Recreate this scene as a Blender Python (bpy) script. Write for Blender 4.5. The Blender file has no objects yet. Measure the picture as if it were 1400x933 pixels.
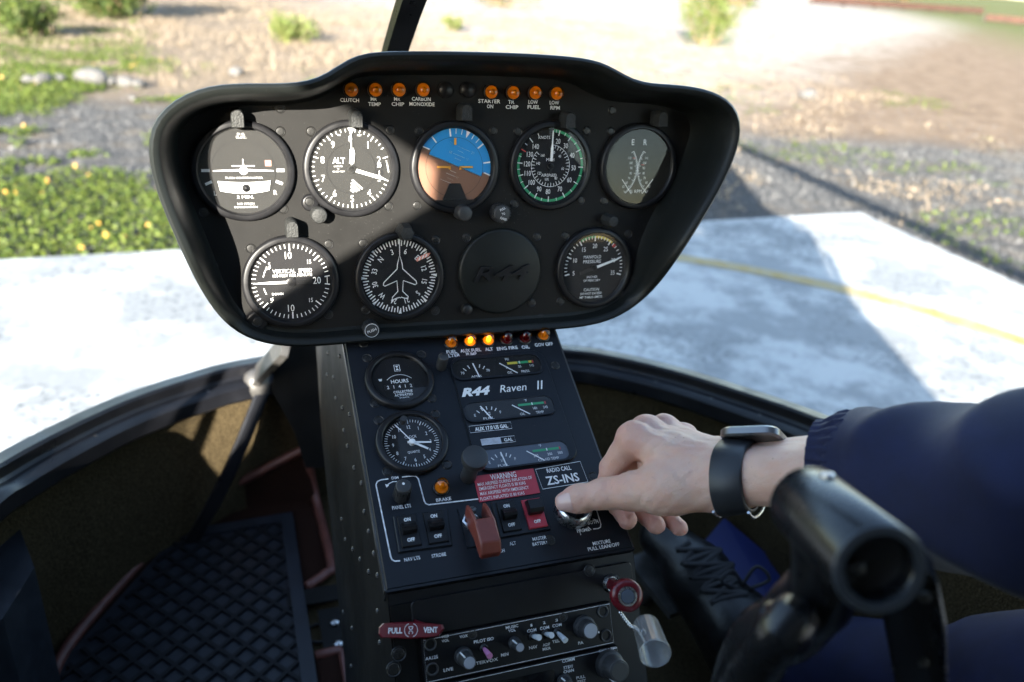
import bpy, math, random
import numpy as np
from mathutils import Vector, Matrix

# ---------------------------------------------------------------- camera
scene = bpy.context.scene
COL = scene.collection
CAM_M = np.array([[0.94346795, 0.07176300, 0.32360208],      # columns: camera right, up, forward in world axes
                  [-0.32088832, 0.44238805, 0.83745060],
                  [0.08305973, 0.89394792, -0.44040685]])
CAM_H = 1.75
FPX = 1089.0
cam_data = bpy.data.cameras.new('camera')
cam_data.sensor_width = 36.0
cam_data.lens = 36.0 * FPX / 1400.0
cam_data.clip_start = 0.02
cam_data.clip_end = 2000.0
cam_data.dof.use_dof = True
cam_data.dof.focus_distance = 0.69
cam_data.dof.aperture_fstop = 4.6
cam = bpy.data.objects.new('camera', cam_data)
COL.objects.link(cam)
cam.matrix_world = Matrix((
    (CAM_M[0, 0], CAM_M[0, 1], -CAM_M[0, 2], 0.0),
    (CAM_M[1, 0], CAM_M[1, 1], -CAM_M[1, 2], 0.0),
    (CAM_M[2, 0], CAM_M[2, 1], -CAM_M[2, 2], CAM_H),
    (0, 0, 0, 1)))
scene.camera = cam

# ---------------------------------------------------------------- sky, sun, exposure
SUN_K = np.array([1.65, 2.75, -1.0])          # the way the sunlight travels (low sun, behind and to the left)
elev = math.atan2(1.0, math.hypot(1.65, 2.75))
azim = math.atan2(-1.65, -2.75)
world = bpy.data.worlds.new('World')
scene.world = world
world.use_nodes = True
wn = world.node_tree
wn.nodes.clear()
sky = wn.nodes.new('ShaderNodeTexSky')
sky.sky_type = 'NISHITA'
sky.sun_disc = False
sky.sun_elevation = elev
sky.sun_rotation = azim % (2 * math.pi)
sky.air_density = 1.0
sky.dust_density = 0.6
bg = wn.nodes.new('ShaderNodeBackground')
bg.inputs['Strength'].default_value = 0.104
wo = wn.nodes.new('ShaderNodeOutputWorld')
wn.links.new(sky.outputs[0], bg.inputs[0])
wn.links.new(bg.outputs[0], wo.inputs[0])
sun_data = bpy.data.lights.new('sun', 'SUN')
sun_data.energy = 5.0
sun_data.angle = math.radians(0.53)
sun_data.color = (1.0, 0.93, 0.82)
sun = bpy.data.objects.new('sun', sun_data)
COL.objects.link(sun)
sun.rotation_euler = Vector(SUN_K).to_track_quat('-Z', 'Y').to_euler()
sun.location = (-5, -8, 6)
scene.view_settings.view_transform = 'Standard'
scene.view_settings.look = 'None'
scene.view_settings.exposure = 2.78
scene.view_settings.gamma = 1.0
scene.cycles.use_denoising = True
scene.cycles.max_bounces = 8
scene.cycles.transparent_max_bounces = 16
scene.cycles.caustics_reflective = False
scene.cycles.caustics_refractive = False
scene.cycles.sample_clamp_indirect = 6.0

# ---------------------------------------------------------------- pixel helpers (a pixel is a direction)
def wray(px, py):
    return CAM_M @ np.array([(px - 700.0) / FPX, -(py - 466.5) / FPX, 1.0])
CAM_C = np.array([0.0, 0.0, CAM_H])
def at_depth(px, py, d):
    return CAM_C + wray(px, py) * d
def at_z(px, py, z=0.0):
    d = wray(px, py)
    return CAM_C + d * ((z - CAM_H) / d[2])
def at_x(px, py, x):
    d = wray(px, py)
    return CAM_C + d * (x / d[0])
def at_y(px, py, y):
    d = wray(px, py)
    return CAM_C + d * (y / d[1])
class Plane:
    """a flat face of the cockpit: origin, right, up and normal (towards the seats)"""
    def __init__(s, P, e, right=(1, 0, 0)):
        e = math.radians(e)                    # rise of the face above level
        s.P = np.array(P, float); s.X = np.array(right, float)
        s.U = np.array([0, math.cos(e), math.sin(e)]); s.N = np.array([0, -math.sin(e), math.cos(e)])
        s.mat = Matrix([[s.X[i], s.U[i], s.N[i], s.P[i]] for i in range(3)] + [[0, 0, 0, 1]])
    def loc(s, px, py, h=0.0):
        d = wray(px, py)
        t = ((s.P + s.N * h - CAM_C) @ s.N) / (d @ s.N)
        q = CAM_C + d * t - s.P
        return np.array([q @ s.X, q @ s.U])
    def to_local(s, w):
        q = np.asarray(w) - s.P
        return np.array([q @ s.X, q @ s.U, q @ s.N])

# ---------------------------------------------------------------- materials
def nt_new(name):
    m = bpy.data.materials.new(name)
    m.use_nodes = True
    nt = m.node_tree
    return m, nt, nt.nodes['Principled BSDF']
def mat(name, col, rough=0.5, metal=0.0, var=0.0, vscale=40.0, bump=0.0, bscale=400.0, bdist=0.001, spec=0.5,
        rvar=0.0, coat=0.0, sheen=0.0, col2=None, detail=4.0, emit=None, estr=0.0, sss=0.0, trans=0.0, specks=0.0):
    m, nt, b = nt_new(name)
    b.inputs['Base Color'].default_value = (*col, 1)
    b.inputs['Roughness'].default_value = rough
    b.inputs['Metallic'].default_value = metal
    b.inputs['Specular IOR Level'].default_value = spec
    b.inputs['Coat Weight'].default_value = coat
    if sheen:
        b.inputs['Sheen Weight'].default_value = sheen
        b.inputs['Sheen Roughness'].default_value = 0.5
    if emit:
        b.inputs['Emission Color'].default_value = (*emit, 1)
        b.inputs['Emission Strength'].default_value = estr
    if sss:
        b.inputs['Subsurface Weight'].default_value = sss
        b.inputs['Subsurface Radius'].default_value = (0.006, 0.002, 0.001)
        b.inputs['Subsurface Scale'].default_value = 1.0
    if trans:
        b.inputs['Transmission Weight'].default_value = trans
    N = nt.nodes; L = nt.links
    tc = None
    if var or bump or rvar or col2:
        tc = N.new('ShaderNodeTexCoord')
    if var or col2 or rvar:
        n = N.new('ShaderNodeTexNoise')
        n.inputs['Scale'].default_value = vscale
        n.inputs['Detail'].default_value = detail
        n.inputs['Roughness'].default_value = 0.6
        L.new(tc.outputs['Object'], n.inputs['Vector'])
        if var or col2:
            mx = N.new('ShaderNodeMix'); mx.data_type = 'RGBA'
            c2 = col2 if col2 else tuple(min(1, c * (1 + var)) for c in col)
            c1 = col if col2 else tuple(c * (1 - var) for c in col)
            mx.inputs[6].default_value = (*c1, 1); mx.inputs[7].default_value = (*c2, 1)
            rm = N.new('ShaderNodeMapRange'); rm.inputs[1].default_value = 0.32; rm.inputs[2].default_value = 0.68
            L.new(n.outputs[0], rm.inputs[0]); L.new(rm.outputs[0], mx.inputs[0])
            out_c = mx.outputs[2]
            if specks:                                            # dust specks and faint rubbed streaks
                sn = N.new('ShaderNodeTexNoise'); sn.inputs['Scale'].default_value = 620; sn.inputs['Detail'].default_value = 1.5
                L.new(tc.outputs['Object'], sn.inputs['Vector'])
                s2 = N.new('ShaderNodeTexNoise'); s2.inputs['Scale'].default_value = 9; s2.inputs['Detail'].default_value = 5
                L.new(tc.outputs['Object'], s2.inputs['Vector'])
                ad = N.new('ShaderNodeMath'); ad.operation = 'MULTIPLY_ADD'; ad.inputs[1].default_value = 0.35
                L.new(s2.outputs[0], ad.inputs[0]); L.new(sn.outputs[0], ad.inputs[2])
                sr = N.new('ShaderNodeMapRange'); sr.inputs[1].default_value = 0.90; sr.inputs[2].default_value = 0.96
                L.new(ad.outputs[0], sr.inputs[0])
                m3 = N.new('ShaderNodeMix'); m3.data_type = 'RGBA'; m3.inputs[7].default_value = (specks, specks * .97, specks * .93, 1)
                L.new(sr.outputs[0], m3.inputs[0]); L.new(out_c, m3.inputs[6]); out_c = m3.outputs[2]
            L.new(out_c, b.inputs['Base Color'])
        if rvar:
            rr = N.new('ShaderNodeMapRange')
            rr.inputs[1].default_value = 0.3; rr.inputs[2].default_value = 0.7
            rr.inputs[3].default_value = max(0.02, rough - rvar); rr.inputs[4].default_value = min(1, rough + rvar)
            L.new(n.outputs[0], rr.inputs[0]); L.new(rr.outputs[0], b.inputs['Roughness'])
    if bump:
        n2 = N.new('ShaderNodeTexNoise')
        n2.inputs['Scale'].default_value = bscale
        n2.inputs['Detail'].default_value = 3.0
        L.new(tc.outputs['Object'], n2.inputs['Vector'])
        bp = N.new('ShaderNodeBump'); bp.inputs['Strength'].default_value = bump; bp.inputs['Distance'].default_value = bdist
        L.new(n2.outputs[0], bp.inputs['Height']); L.new(bp.outputs[0], b.inputs['Normal'])
    return m
def glass_mat(name, tint=(1, 1, 1), gloss=1.0, rough=0.0, dust=0.0):
    """a thin clear pane: lets light through, mirrors a little, more at a slant, with a film of dust"""
    m = bpy.data.materials.new(name); m.use_nodes = True
    nt = m.node_tree; N = nt.nodes; L = nt.links; N.clear()
    o = N.new('ShaderNodeOutputMaterial')
    tr = N.new('ShaderNodeBsdfTransparent'); tr.inputs[0].default_value = (*tint, 1)
    gl = N.new('ShaderNodeBsdfGlossy'); gl.inputs['Roughness'].default_value = rough
    lw = N.new('ShaderNodeLayerWeight'); lw.inputs[0].default_value = 0.5
    p = N.new('ShaderNodeMath'); p.operation = 'POWER'; p.inputs[1].default_value = 5.0
    L.new(lw.outputs['Facing'], p.inputs[0])
    ma = N.new('ShaderNodeMath'); ma.operation = 'MULTIPLY_ADD'; ma.inputs[1].default_value = 0.9 * gloss; ma.inputs[2].default_value = 0.045 * gloss
    L.new(p.outputs[0], ma.inputs[0])
    mx = N.new('ShaderNodeMixShader')
    L.new(ma.outputs[0], mx.inputs[0]); L.new(tr.outputs[0], mx.inputs[1]); L.new(gl.outputs[0], mx.inputs[2])
    out = mx
    if dust:
        df = N.new('ShaderNodeBsdfDiffuse'); df.inputs[0].default_value = (0.75, 0.74, 0.72, 1)
        m2 = N.new('ShaderNodeMixShader'); m2.inputs[0].default_value = dust
        L.new(mx.outputs[0], m2.inputs[1]); L.new(df.outputs[0], m2.inputs[2]); out = m2
    L.new(out.outputs[0], o.inputs[0])
    return m

MT = {}
MT['panel'] = mat('panel_black_paint', (0.0092, 0.0089, 0.0084), 0.55, specks=0.06, spec=0.18, var=0.12, vscale=25, bump=0.22, bscale=1500, bdist=0.0003, rvar=0.08)
MT['console'] = mat('console_black_paint', (0.0088, 0.0108, 0.0148), 0.40, specks=0.05, spec=0.30, var=0.15, vscale=22, bump=0.2, bscale=1600, bdist=0.0003, rvar=0.08)
MT['side'] = mat('side_plate_paint', (0.0085, 0.0083, 0.0080), 0.50, specks=0.05, spec=0.12, var=0.2, vscale=14, bump=0.15, bscale=300, bdist=0.0006, rvar=0.1)
MT['hood'] = mat('hood_moulding', (0.0105, 0.0120, 0.0112), 0.42, specks=0.035, spec=0.24, var=0.15, vscale=15, bump=0.25, bscale=1300, bdist=0.0004, rvar=0.07)
MT['bezel'] = mat('bezel_black', (0.010, 0.010, 0.011), 0.36, spec=0.3, var=0.2, vscale=60, rvar=0.08)
MT['dial'] = mat('dial_black', (0.010, 0.010, 0.011), 0.7, spec=0.15)
MT['dialgrey'] = mat('dial_dark_grey', (0.018, 0.018, 0.0172), 0.7, spec=0.15)
MT['dialolive_refl'] = mat('dial_olive_reflection', (0.014, 0.013, 0.010), 0.6, spec=0.15)  # olive tint stands in for the outdoor reflection on the tachometer glass
MT['white'] = mat('white_print', (0.82, 0.82, 0.80), 0.6)
MT['cream'] = mat('needle_white', (0.85, 0.85, 0.83), 0.5)
MT['dimwhite'] = mat('worn_white_print', (0.72, 0.73, 0.74), 0.6, var=0.3, vscale=300)
MT['black'] = mat('black_plastic', (0.008, 0.008, 0.009), 0.4, spec=0.3, rvar=0.08, vscale=80)
MT['satin'] = mat('satin_black_knob', (0.030, 0.031, 0.032), 0.5, bump=0.3, bscale=900, bdist=0.0004)
MT['rub'] = mat('crackle_black', (0.024, 0.025, 0.0245), 0.55, spec=0.3, bump=0.7, bscale=700, bdist=0.0009, var=0.35, vscale=500)
MT['steel'] = mat('bright_steel', (0.62, 0.62, 0.62), 0.28, 1.0, rvar=0.1, vscale=200)
MT['screw'] = mat('dark_screw', (0.013, 0.0127, 0.012), 0.40, 0.0, var=0.4, vscale=500)
MT['blue'] = mat('sky_blue_dial', (0.010, 0.26, 0.62), 0.5)
MT['brown'] = mat('earth_brown_dial', (0.20, 0.095, 0.055), 0.5)
MT['orange'] = mat('orange_paint', (0.80, 0.36, 0.03), 0.5)
MT['green'] = mat('green_arc', (0.015, 0.30, 0.11), 0.5)
MT['yellow'] = mat('yellow_arc', (0.62, 0.50, 0.05), 0.5)
MT['red'] = mat('red_arc', (0.50, 0.035, 0.03), 0.5)
MT['pinkred'] = mat('red_placard', (0.44, 0.035, 0.055), 0.5, var=0.1, vscale=60)
MT['redpaint'] = mat('red_anodised', (0.12, 0.004, 0.010), 0.32, 0.0, rvar=0.06, vscale=90, coat=0.3)
MT['guard'] = mat('guard_red_brown', (0.17, 0.035, 0.022), 0.45, var=0.15, vscale=90)
MT['amber'] = glass_mat('amber_lens', tint=(1.0, 0.55, 0.06), gloss=1.6, rough=0.04)
MT['reflector'] = mat('lamp_reflector', (0.80, 0.62, 0.42), 0.5)
MT['reflector_red'] = mat('lamp_reflector_red', (0.45, 0.05, 0.06), 0.5)
MT['amberlit'] = glass_mat('amber_lens_lit', tint=(1.0, 0.48, 0.05), gloss=1.6, rough=0.04)
MT['bulb'] = mat('glowing_bulb', (1.0, 0.7, 0.3), 0.3, emit=(1.0, 0.55, 0.12), estr=1.1)
MT['redlens'] = glass_mat('dark_red_lens', tint=(0.42, 0.03, 0.05), gloss=1.6, rough=0.04)
MT['pinkcap'] = mat('pink_toggle_cap', (0.60, 0.22, 0.42), 0.45)
MT['toggle'] = mat('white_toggle_cap', (0.62, 0.66, 0.68), 0.35)
MT['greycap'] = mat('grey_knob_cap', (0.34, 0.36, 0.40), 0.4)
MT['sticker'] = mat('silver_sticker', (0.42, 0.44, 0.48), 0.4, var=0.3, vscale=120)
MT['gaugeglass'] = glass_mat('gauge_glass', gloss=0.62, dust=0.006)
MT['dialglass_lit'] = glass_mat('gauge_glass_dust_sunwash', gloss=0.9, dust=0.012)  # denser dust film on the sunlit gauges, painting in their grey sun wash
MT['shield'] = glass_mat('windshield_acrylic', tint=(0.985, 0.99, 0.985), gloss=0.8, dust=0.001)
MT['clearcap'] = glass_mat('clear_plastic', tint=(0.86, 0.88, 0.90), gloss=1.3, rough=0.15, dust=0.14)
MT['frame'] = mat('window_frame_black', (0.007, 0.0075, 0.0095), 0.36, spec=0.2, rvar=0.1, vscale=18, var=0.2)
MT['alu'] = mat('scuffed_grey_metal', (0.085, 0.082, 0.078), 0.42, 0.5, var=0.3, vscale=30, rvar=0.12)
MT['carpet'] = mat('olive_carpet', (0.022, 0.0165, 0.009), 0.95, spec=0.05, col2=(0.085, 0.064, 0.034), vscale=260, detail=8, bump=1.0, bscale=420, bdist=0.005)
MT['brownmat'] = mat('dark_brown_carpet', (0.012, 0.005, 0.0035), 0.95, spec=0.1, col2=(0.026, 0.011, 0.007), vscale=300, bump=1.0, bscale=500, bdist=0.003)
MT['binding'] = mat('brown_leather_binding', (0.105, 0.036, 0.027), 0.5, var=0.25, vscale=60, bump=0.3, bscale=300, bdist=0.0008)
MT['rubber'] = mat('black_rubber', (0.013, 0.0155, 0.021), 0.45, spec=0.3, rvar=0.1, vscale=30, var=0.2, bump=0.15, bscale=500, bdist=0.0005)
MT['ribrub'] = mat('black_rubber_rib', (0.006, 0.0065, 0.008), 0.6, spec=0.2, bump=0.15, bscale=500, bdist=0.0005)
MT['liner'] = mat('grey_cabin_liner', (0.08, 0.08, 0.079), 0.8, var=0.2, vscale=10)
MT['hull'] = mat('white_hull_paint', (0.55, 0.55, 0.54), 0.3, coat=0.4, var=0.05, vscale=4)
MT['bluefolder'] = mat('blue_cover', (0.004, 0.012, 0.10), 0.5, var=0.15, vscale=20, bump=0.2, bscale=200, bdist=0.0006)

# ---------------------------------------------------------------- mesh builder
TEXT_CACHE = {}
def text_geo(s, shear=0.0, bold=0.0):
    key = (s, shear, bold)
    if key not in TEXT_CACHE:
        c = bpy.data.curves.new('t', 'FONT')
        c.body = s; c.size = 1.0; c.shear = shear; c.offset = bold; c.resolution_u = 2
        o = bpy.data.objects.new('t', c)
        me = o.to_mesh()
        v = np.array([vv.co[:2] for vv in me.vertices], float).reshape(-1, 2)
        f = [tuple(p.vertices) for p in me.polygons]
        o.to_mesh_clear()
        bpy.data.objects.remove(o); bpy.data.curves.remove(c)
        TEXT_CACHE[key] = (v, f)
    return TEXT_CACHE[key]
CAP = 0.73
class MB:
    def __init__(s):
        s.v = []; s.f = []
    def add(s, verts, faces):
        n = len(s.v)
        s.v.extend([tuple(map(float, p)) for p in verts])
        s.f.extend([tuple(n + i for i in f) for f in faces])
        return s
    def box(s, c, d, ax=None):
        """centre, full dims, optional three axes"""
        c = np.asarray(c, float)
        ax = np.eye(3) if ax is None else np.asarray(ax, float)
        P = [c + ax[0] * d[0] * a / 2 + ax[1] * d[1] * b / 2 + ax[2] * d[2] * e / 2 for e in (-1, 1) for b in (-1, 1) for a in (-1, 1)]
        return s.add(P, [(0, 2, 3, 1), (4, 5, 7, 6), (0, 1, 5, 4), (2, 6, 7, 3), (0, 4, 6, 2), (1, 3, 7, 5)])
    def prism(s, pts, z0, z1, top=None, bevel=0.0):
        """2-D polygon (counter-clockwise) raised from z0 to z1"""
        pts = [np.asarray(p, float)[:2] for p in pts]
        n = len(pts)
        cen = sum(pts) / n
        if bevel:
            tp = [cen + (p - cen) * (1 - bevel / max(1e-6, np.linalg.norm(p - cen))) for p in pts]
            V = [(*p, z0) for p in pts] + [(*p, z1 - bevel) for p in pts] + [(*p, z1) for p in tp]
            F = [tuple(range(n))[::-1]] + [(r * n + i, r * n + (i + 1) % n, (r + 1) * n + (i + 1) % n, (r + 1) * n + i) for r in (0, 1) for i in range(n)] + [tuple(range(2 * n, 3 * n))]
            return s.add(V, F)
        V = [(*p, z0) for p in pts] + [(*p, z1) for p in pts]
        F = [tuple(range(n))[::-1], tuple(range(n, 2 * n))] + [(i, (i + 1) % n, n + (i + 1) % n, n + i) for i in range(n)]
        return s.add(V, F)
    def poly(s, pts, z=0.0):
        return s.add([(p[0], p[1], z) for p in pts], [tuple(range(len(pts)))])
    def lathe(s, prof, n=32, c=(0, 0, 0), ax=None, close=True):
        """profile [(r, h)...] about the third axis"""
        c = np.asarray(c, float)
        ax = np.eye(3) if ax is None else np.asarray(ax, float)
        V = []; F = []
        m = len(prof)
        for r, h in prof:
            for i in range(n):
                a = 2 * math.pi * i / n
                V.append(c + ax[0] * r * math.cos(a) + ax[1] * r * math.sin(a) + ax[2] * h)
        for j in range(m - 1):
            for i in range(n):
                k = (i + 1) % n
                F.append((j * n + i, j * n + k, (j + 1) * n + k, (j + 1) * n + i))
        if close:
            if prof[0][0] > 1e-6: F.append(tuple(range(n))[::-1])
            if prof[-1][0] > 1e-6: F.append(tuple((m - 1) * n + i for i in range(n)))
        return s.add(V, F)
    def tube(s, path, r, n=12, cap=True):
        path = [np.asarray(p, float) for p in path]
        rs = r if hasattr(r, '__len__') else [r] * len(path)
        T = []
        for i in range(len(path)):
            a = path[max(0, i - 1)]; b = path[min(len(path) - 1, i + 1)]
            t = b - a; T.append(t / max(1e-9, np.linalg.norm(t)))
        up = np.array([0, 0, 1.0]) if abs(T[0][2]) < 0.9 else np.array([1.0, 0, 0])
        u = np.cross(up, T[0]); u /= np.linalg.norm(u)
        V = []
        for i, p in enumerate(path):
            u = u - T[i] * (u @ T[i]); u /= np.linalg.norm(u)
            w = np.cross(T[i], u)
            for k in range(n):
                a = 2 * math.pi * k / n
                V.append(p + (u * math.cos(a) + w * math.sin(a)) * rs[i])
        F = []
        for j in range(len(path) - 1):
            for k in range(n):
                q = (k + 1) % n
                F.append((j * n + k, j * n + q, (j + 1) * n + q, (j + 1) * n + k))
        if cap:
            F.append(tuple(range(n))[::-1]); F.append(tuple((len(path) - 1) * n + k for k in range(n)))
        return s.add(V, F)
    def sweep(s, path, prof, ups=None, closed=False, cap=True):
        """profile [(side, up)...] carried along a path; side = across, up = world up or given"""
        path = [np.asarray(p, float) for p in path]
        V = []; n = len(path); m = len(prof)
        for i, p in enumerate(path):
            a = path[i - 1] if (i > 0 or closed) else path[0]
            b = path[(i + 1) % n] if (i < n - 1 or closed) else path[-1]
            t = b - a; t /= np.linalg.norm(t)
            up = np.array([0, 0, 1.0]) if ups is None else np.asarray(ups[i] if np.ndim(ups) == 2 else ups, float)
            sd = np.cross(t, up); sd /= np.linalg.norm(sd)
            u2 = np.cross(sd, t)
            for q in prof: V.append(p + sd * q[0] + u2 * q[1])
        F = []
        for j in range(n if closed else n - 1):
            k = (j + 1) % n
            for i in range(m):
                l = (i + 1) % m
                F.append((j * m + i, j * m + l, k * m + l, k * m + i))
        if cap and not closed:
            F.append(tuple(range(m))[::-1]); F.append(tuple((n - 1) * m + i for i in range(m)))
        return s.add(V, F)
    def grid(s, rows):
        R = len(rows); C = len(rows[0])
        return s.add([p for r in rows for p in r], [(i * C + j, i * C + j + 1, (i + 1) * C + j + 1, (i + 1) * C + j) for i in range(R - 1) for j in range(C - 1)])
    # flat print -------------------------------------------------
    def line(s, a, b, w, z):
        a = np.asarray(a, float)[:2]; b = np.asarray(b, float)[:2]
        d = b - a; d /= max(1e-9, np.linalg.norm(d)); q = np.array([-d[1], d[0]]) * w / 2
        return s.poly([a - q, b - q, b + q, a + q], z)
    def pline(s, pts, w, z, closed=False):
        pts = [np.asarray(p, float)[:2] for p in pts]
        n = len(pts); L = []; R = []
        for i in range(n):
            a = pts[i - 1] if (i or closed) else pts[0]; b = pts[(i + 1) % n] if (i < n - 1 or closed) else pts[-1]
            d = b - a; d /= max(1e-9, np.linalg.norm(d)); q = np.array([-d[1], d[0]]) * w / 2
            L.append(pts[i] - q); R.append(pts[i] + q)
        V = [(*p, z) for p in L] + [(*p, z) for p in R]
        F = [(i, (i + 1) % n, n + (i + 1) % n, n + i) for i in range(n if closed else n - 1)]
        return s.add(V, F)
    def tick(s, ang, r0, r1, w, z, c=(0, 0)):
        """ang in degrees clockwise from the top"""
        a = math.radians(ang); d = np.array([math.sin(a), math.cos(a)]); c = np.asarray(c, float)
        return s.line(c + d * r0, c + d * r1, w, z)
    def arc(s, a0, a1, r0, r1, z, c=(0, 0), n=None):
        n = n or max(3, int(abs(a1 - a0) / 4) + 1)
        V = []
        for i in range(n + 1):
            a = math.radians(a0 + (a1 - a0) * i / n); d = (math.sin(a), math.cos(a))
            V += [(c[0] + d[0] * r1, c[1] + d[1] * r1, z), (c[0] + d[0] * r0, c[1] + d[1] * r0, z)]
        return s.add(V, [(2 * i, 2 * i + 1, 2 * i + 3, 2 * i + 2) for i in range(n)])
    def text(s, t, x, y, h, z, rot=0.0, w=None, bold=0.012, shear=0.0, sx=0.86):
        """centred text, cap height h, turned clockwise by rot degrees"""
        v, f = text_geo(t, shear, bold)
        if not len(v): return s
        k = h / CAP
        x0, x1 = v[:, 0].min(), v[:, 0].max()
        kx = (w / (x1 - x0)) if w else k * sx
        X = (v[:, 0] - (x0 + x1) / 2) * kx; Y = (v[:, 1] - CAP / 2) * k
        a = math.radians(-rot); ca, sa = math.cos(a), math.sin(a)
        return s.add(np.stack([x + X * ca - Y * sa, y + X * sa + Y * ca, np.full(len(X), z)], 1), f)
    def build(s, name, m, parent=None, smooth=None, world=False, loc=None):
        me = bpy.data.meshes.new(name)
        me.from_pydata(s.v, [], s.f)
        me.validate()
        return link_mesh(name, me, m, parent, smooth, world, loc)
def link_mesh(name, me, m, parent=None, smooth=None, world=False, loc=None):
    if m is not None: me.materials.append(MT[m] if isinstance(m, str) else m)
    if smooth:
        me.polygons.foreach_set('use_smooth', [True] * len(me.polygons))
        if smooth < 179: me.set_sharp_from_angle(angle=math.radians(smooth))
    me.update()
    o = bpy.data.objects.new(name, me)
    COL.objects.link(o)
    if parent is not None:
        o.parent = parent
        if world: o.matrix_parent_inverse = parent_world(parent).inverted()
    if loc is not None: o.location = loc
    return o
def parent_world(o):
    m = o.matrix_basis.copy()
    while o.parent is not None:
        m = o.parent.matrix_basis @ (o.matrix_parent_inverse @ m); o = o.parent
    return m
def inst(src, parent, loc, rotz=0.0, scale=1.0):
    o = bpy.data.objects.new(src.name.split('.')[0], src.data)
    COL.objects.link(o); o.parent = parent; o.location = loc; o.rotation_euler = (0, 0, rotz); o.scale = (scale,) * 3
    return o
def tag(o, label, cat=None, group=None, kind=None):
    if label: o['label'] = label
    if cat: o['category'] = cat
    if group: o['group'] = group
    if kind: o['kind'] = kind
    return o
def thing(name, matrix, label, cat, group=None):
    o = bpy.data.objects.new(name, None)
    COL.objects.link(o)
    if isinstance(matrix, Matrix): o.matrix_world = matrix
    else: o.location = matrix
    o.empty_display_size = 0.02
    return tag(o, label, cat, group)
def spline(pts, per=8, closed=False):
    P = [np.asarray(p, float) for p in pts]; n = len(P); out = []
    for i in range(n if closed else n - 1):
        p0 = P[i - 1] if (i > 0 or closed) else 2 * P[0] - P[1]
        p1 = P[i]; p2 = P[(i + 1) % n]
        p3 = P[(i + 2) % n] if (i + 2 < n or closed) else 2 * P[-1] - P[-2]
        for k in range(per):
            t = k / per
            out.append(0.5 * (2 * p1 + (p2 - p0) * t + (2 * p0 - 5 * p1 + 4 * p2 - p3) * t * t + (3 * p1 - p0 - 3 * p2 + p3) * t ** 3))
    if not closed: out.append(P[-1])
    return out
def resample(pts, n, closed=True):
    P = np.array(pts); Q = np.vstack([P, P[:1]]) if closed else P
    d = np.r_[0, np.cumsum(np.linalg.norm(np.diff(Q, axis=0), axis=1))]
    t = np.linspace(0, d[-1], n + 1)[:-1] if closed else np.linspace(0, d[-1], n)
    return np.stack([np.interp(t, d, Q[:, k]) for k in range(Q.shape[1])], 1)

# signed-distance modelling for soft bodies --------------------------------------
def cone(P, a, b, ra, rb):
    a = np.asarray(a); b = np.asarray(b)
    d = b - a
    h = np.clip(((P - a) @ d) / (d @ d), 0, 1)
    return np.linalg.norm(P - a - h[:, None] * d, axis=1) - (ra + (rb - ra) * h)
def smin(a, b, k):
    h = np.clip(0.5 + 0.5 * (b - a) / k, 0, 1)
    return b * (1 - h) + a * h - k * h * (1 - h)
def surface_net(fn, lo, hi, vox):
    lo = np.asarray(lo, float); n = np.ceil((np.asarray(hi) - lo) / vox).astype(int) + 1
    ax = [lo[i] + np.arange(n[i]) * vox for i in range(3)]
    D = np.empty(n)
    for i in range(n[0]):
        g = np.stack(np.meshgrid([ax[0][i]], ax[1], ax[2], indexing='ij'), -1).reshape(-1, 3)
        D[i] = fn(g).reshape(n[1], n[2])
    S = D < 0
    c = n - 1
    cnt = np.zeros(c); acc = np.zeros((*c, 3))
    offs = [(i, j, k) for i in (0, 1) for j in (0, 1) for k in (0, 1)]
    for a in offs:
        for d in range(3):
            if a[d]: continue
            b = list(a); b[d] = 1
            A = D[a[0]:a[0] + c[0], a[1]:a[1] + c[1], a[2]:a[2] + c[2]]
            B = D[b[0]:b[0] + c[0], b[1]:b[1] + c[1], b[2]:b[2] + c[2]]
            X = (A < 0) != (B < 0)
            t = np.where(X, A / np.where(X, A - B, 1), 0)
            cnt += X
            for q in range(3):
                acc[..., q] += X * (a[q] + (t if q == d else 0))
    act = cnt > 0
    idx = -np.ones(c, int); idx[act] = np.arange(act.sum())
    ii = np.argwhere(act)
    V = lo + (ii + acc[act] / cnt[act][:, None]) * vox
    F = []
    for d in range(3):
        e1, e2 = [(1, 2), (2, 0), (0, 1)][d]
        sl0 = [slice(None)] * 3; sl1 = [slice(None)] * 3
        sl0[d] = slice(0, n[d] - 1); sl1[d] = slice(1, n[d])
        s0 = S[tuple(sl0)]; s1 = S[tuple(sl1)]
        w = np.argwhere(s0 != s1)
        w = w[(w[:, e1] > 0) & (w[:, e2] > 0) & (w[:, e1] < c[e1]) & (w[:, e2] < c[e2])]
        if not len(w): continue
        u1 = np.zeros(3, int); u1[e1] = 1; u2 = np.zeros(3, int); u2[e2] = 1
        q = [w - u1 - u2, w - u2, w, w - u1]
        q = np.stack([idx[tuple(x.T)] for x in q], 1)
        fl = s0[tuple(w.T)]
        q[~fl] = q[~fl][:, ::-1]
        F.append(q)
    return V, np.vstack(F)
def mesh_vf(name, V, F):
    me = bpy.data.meshes.new(name)
    me.from_pydata(np.asarray(V).tolist(), [], np.asarray(F).tolist())
    me.validate()
    return me
random.seed(7)
RNG = np.random.default_rng(7)
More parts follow.
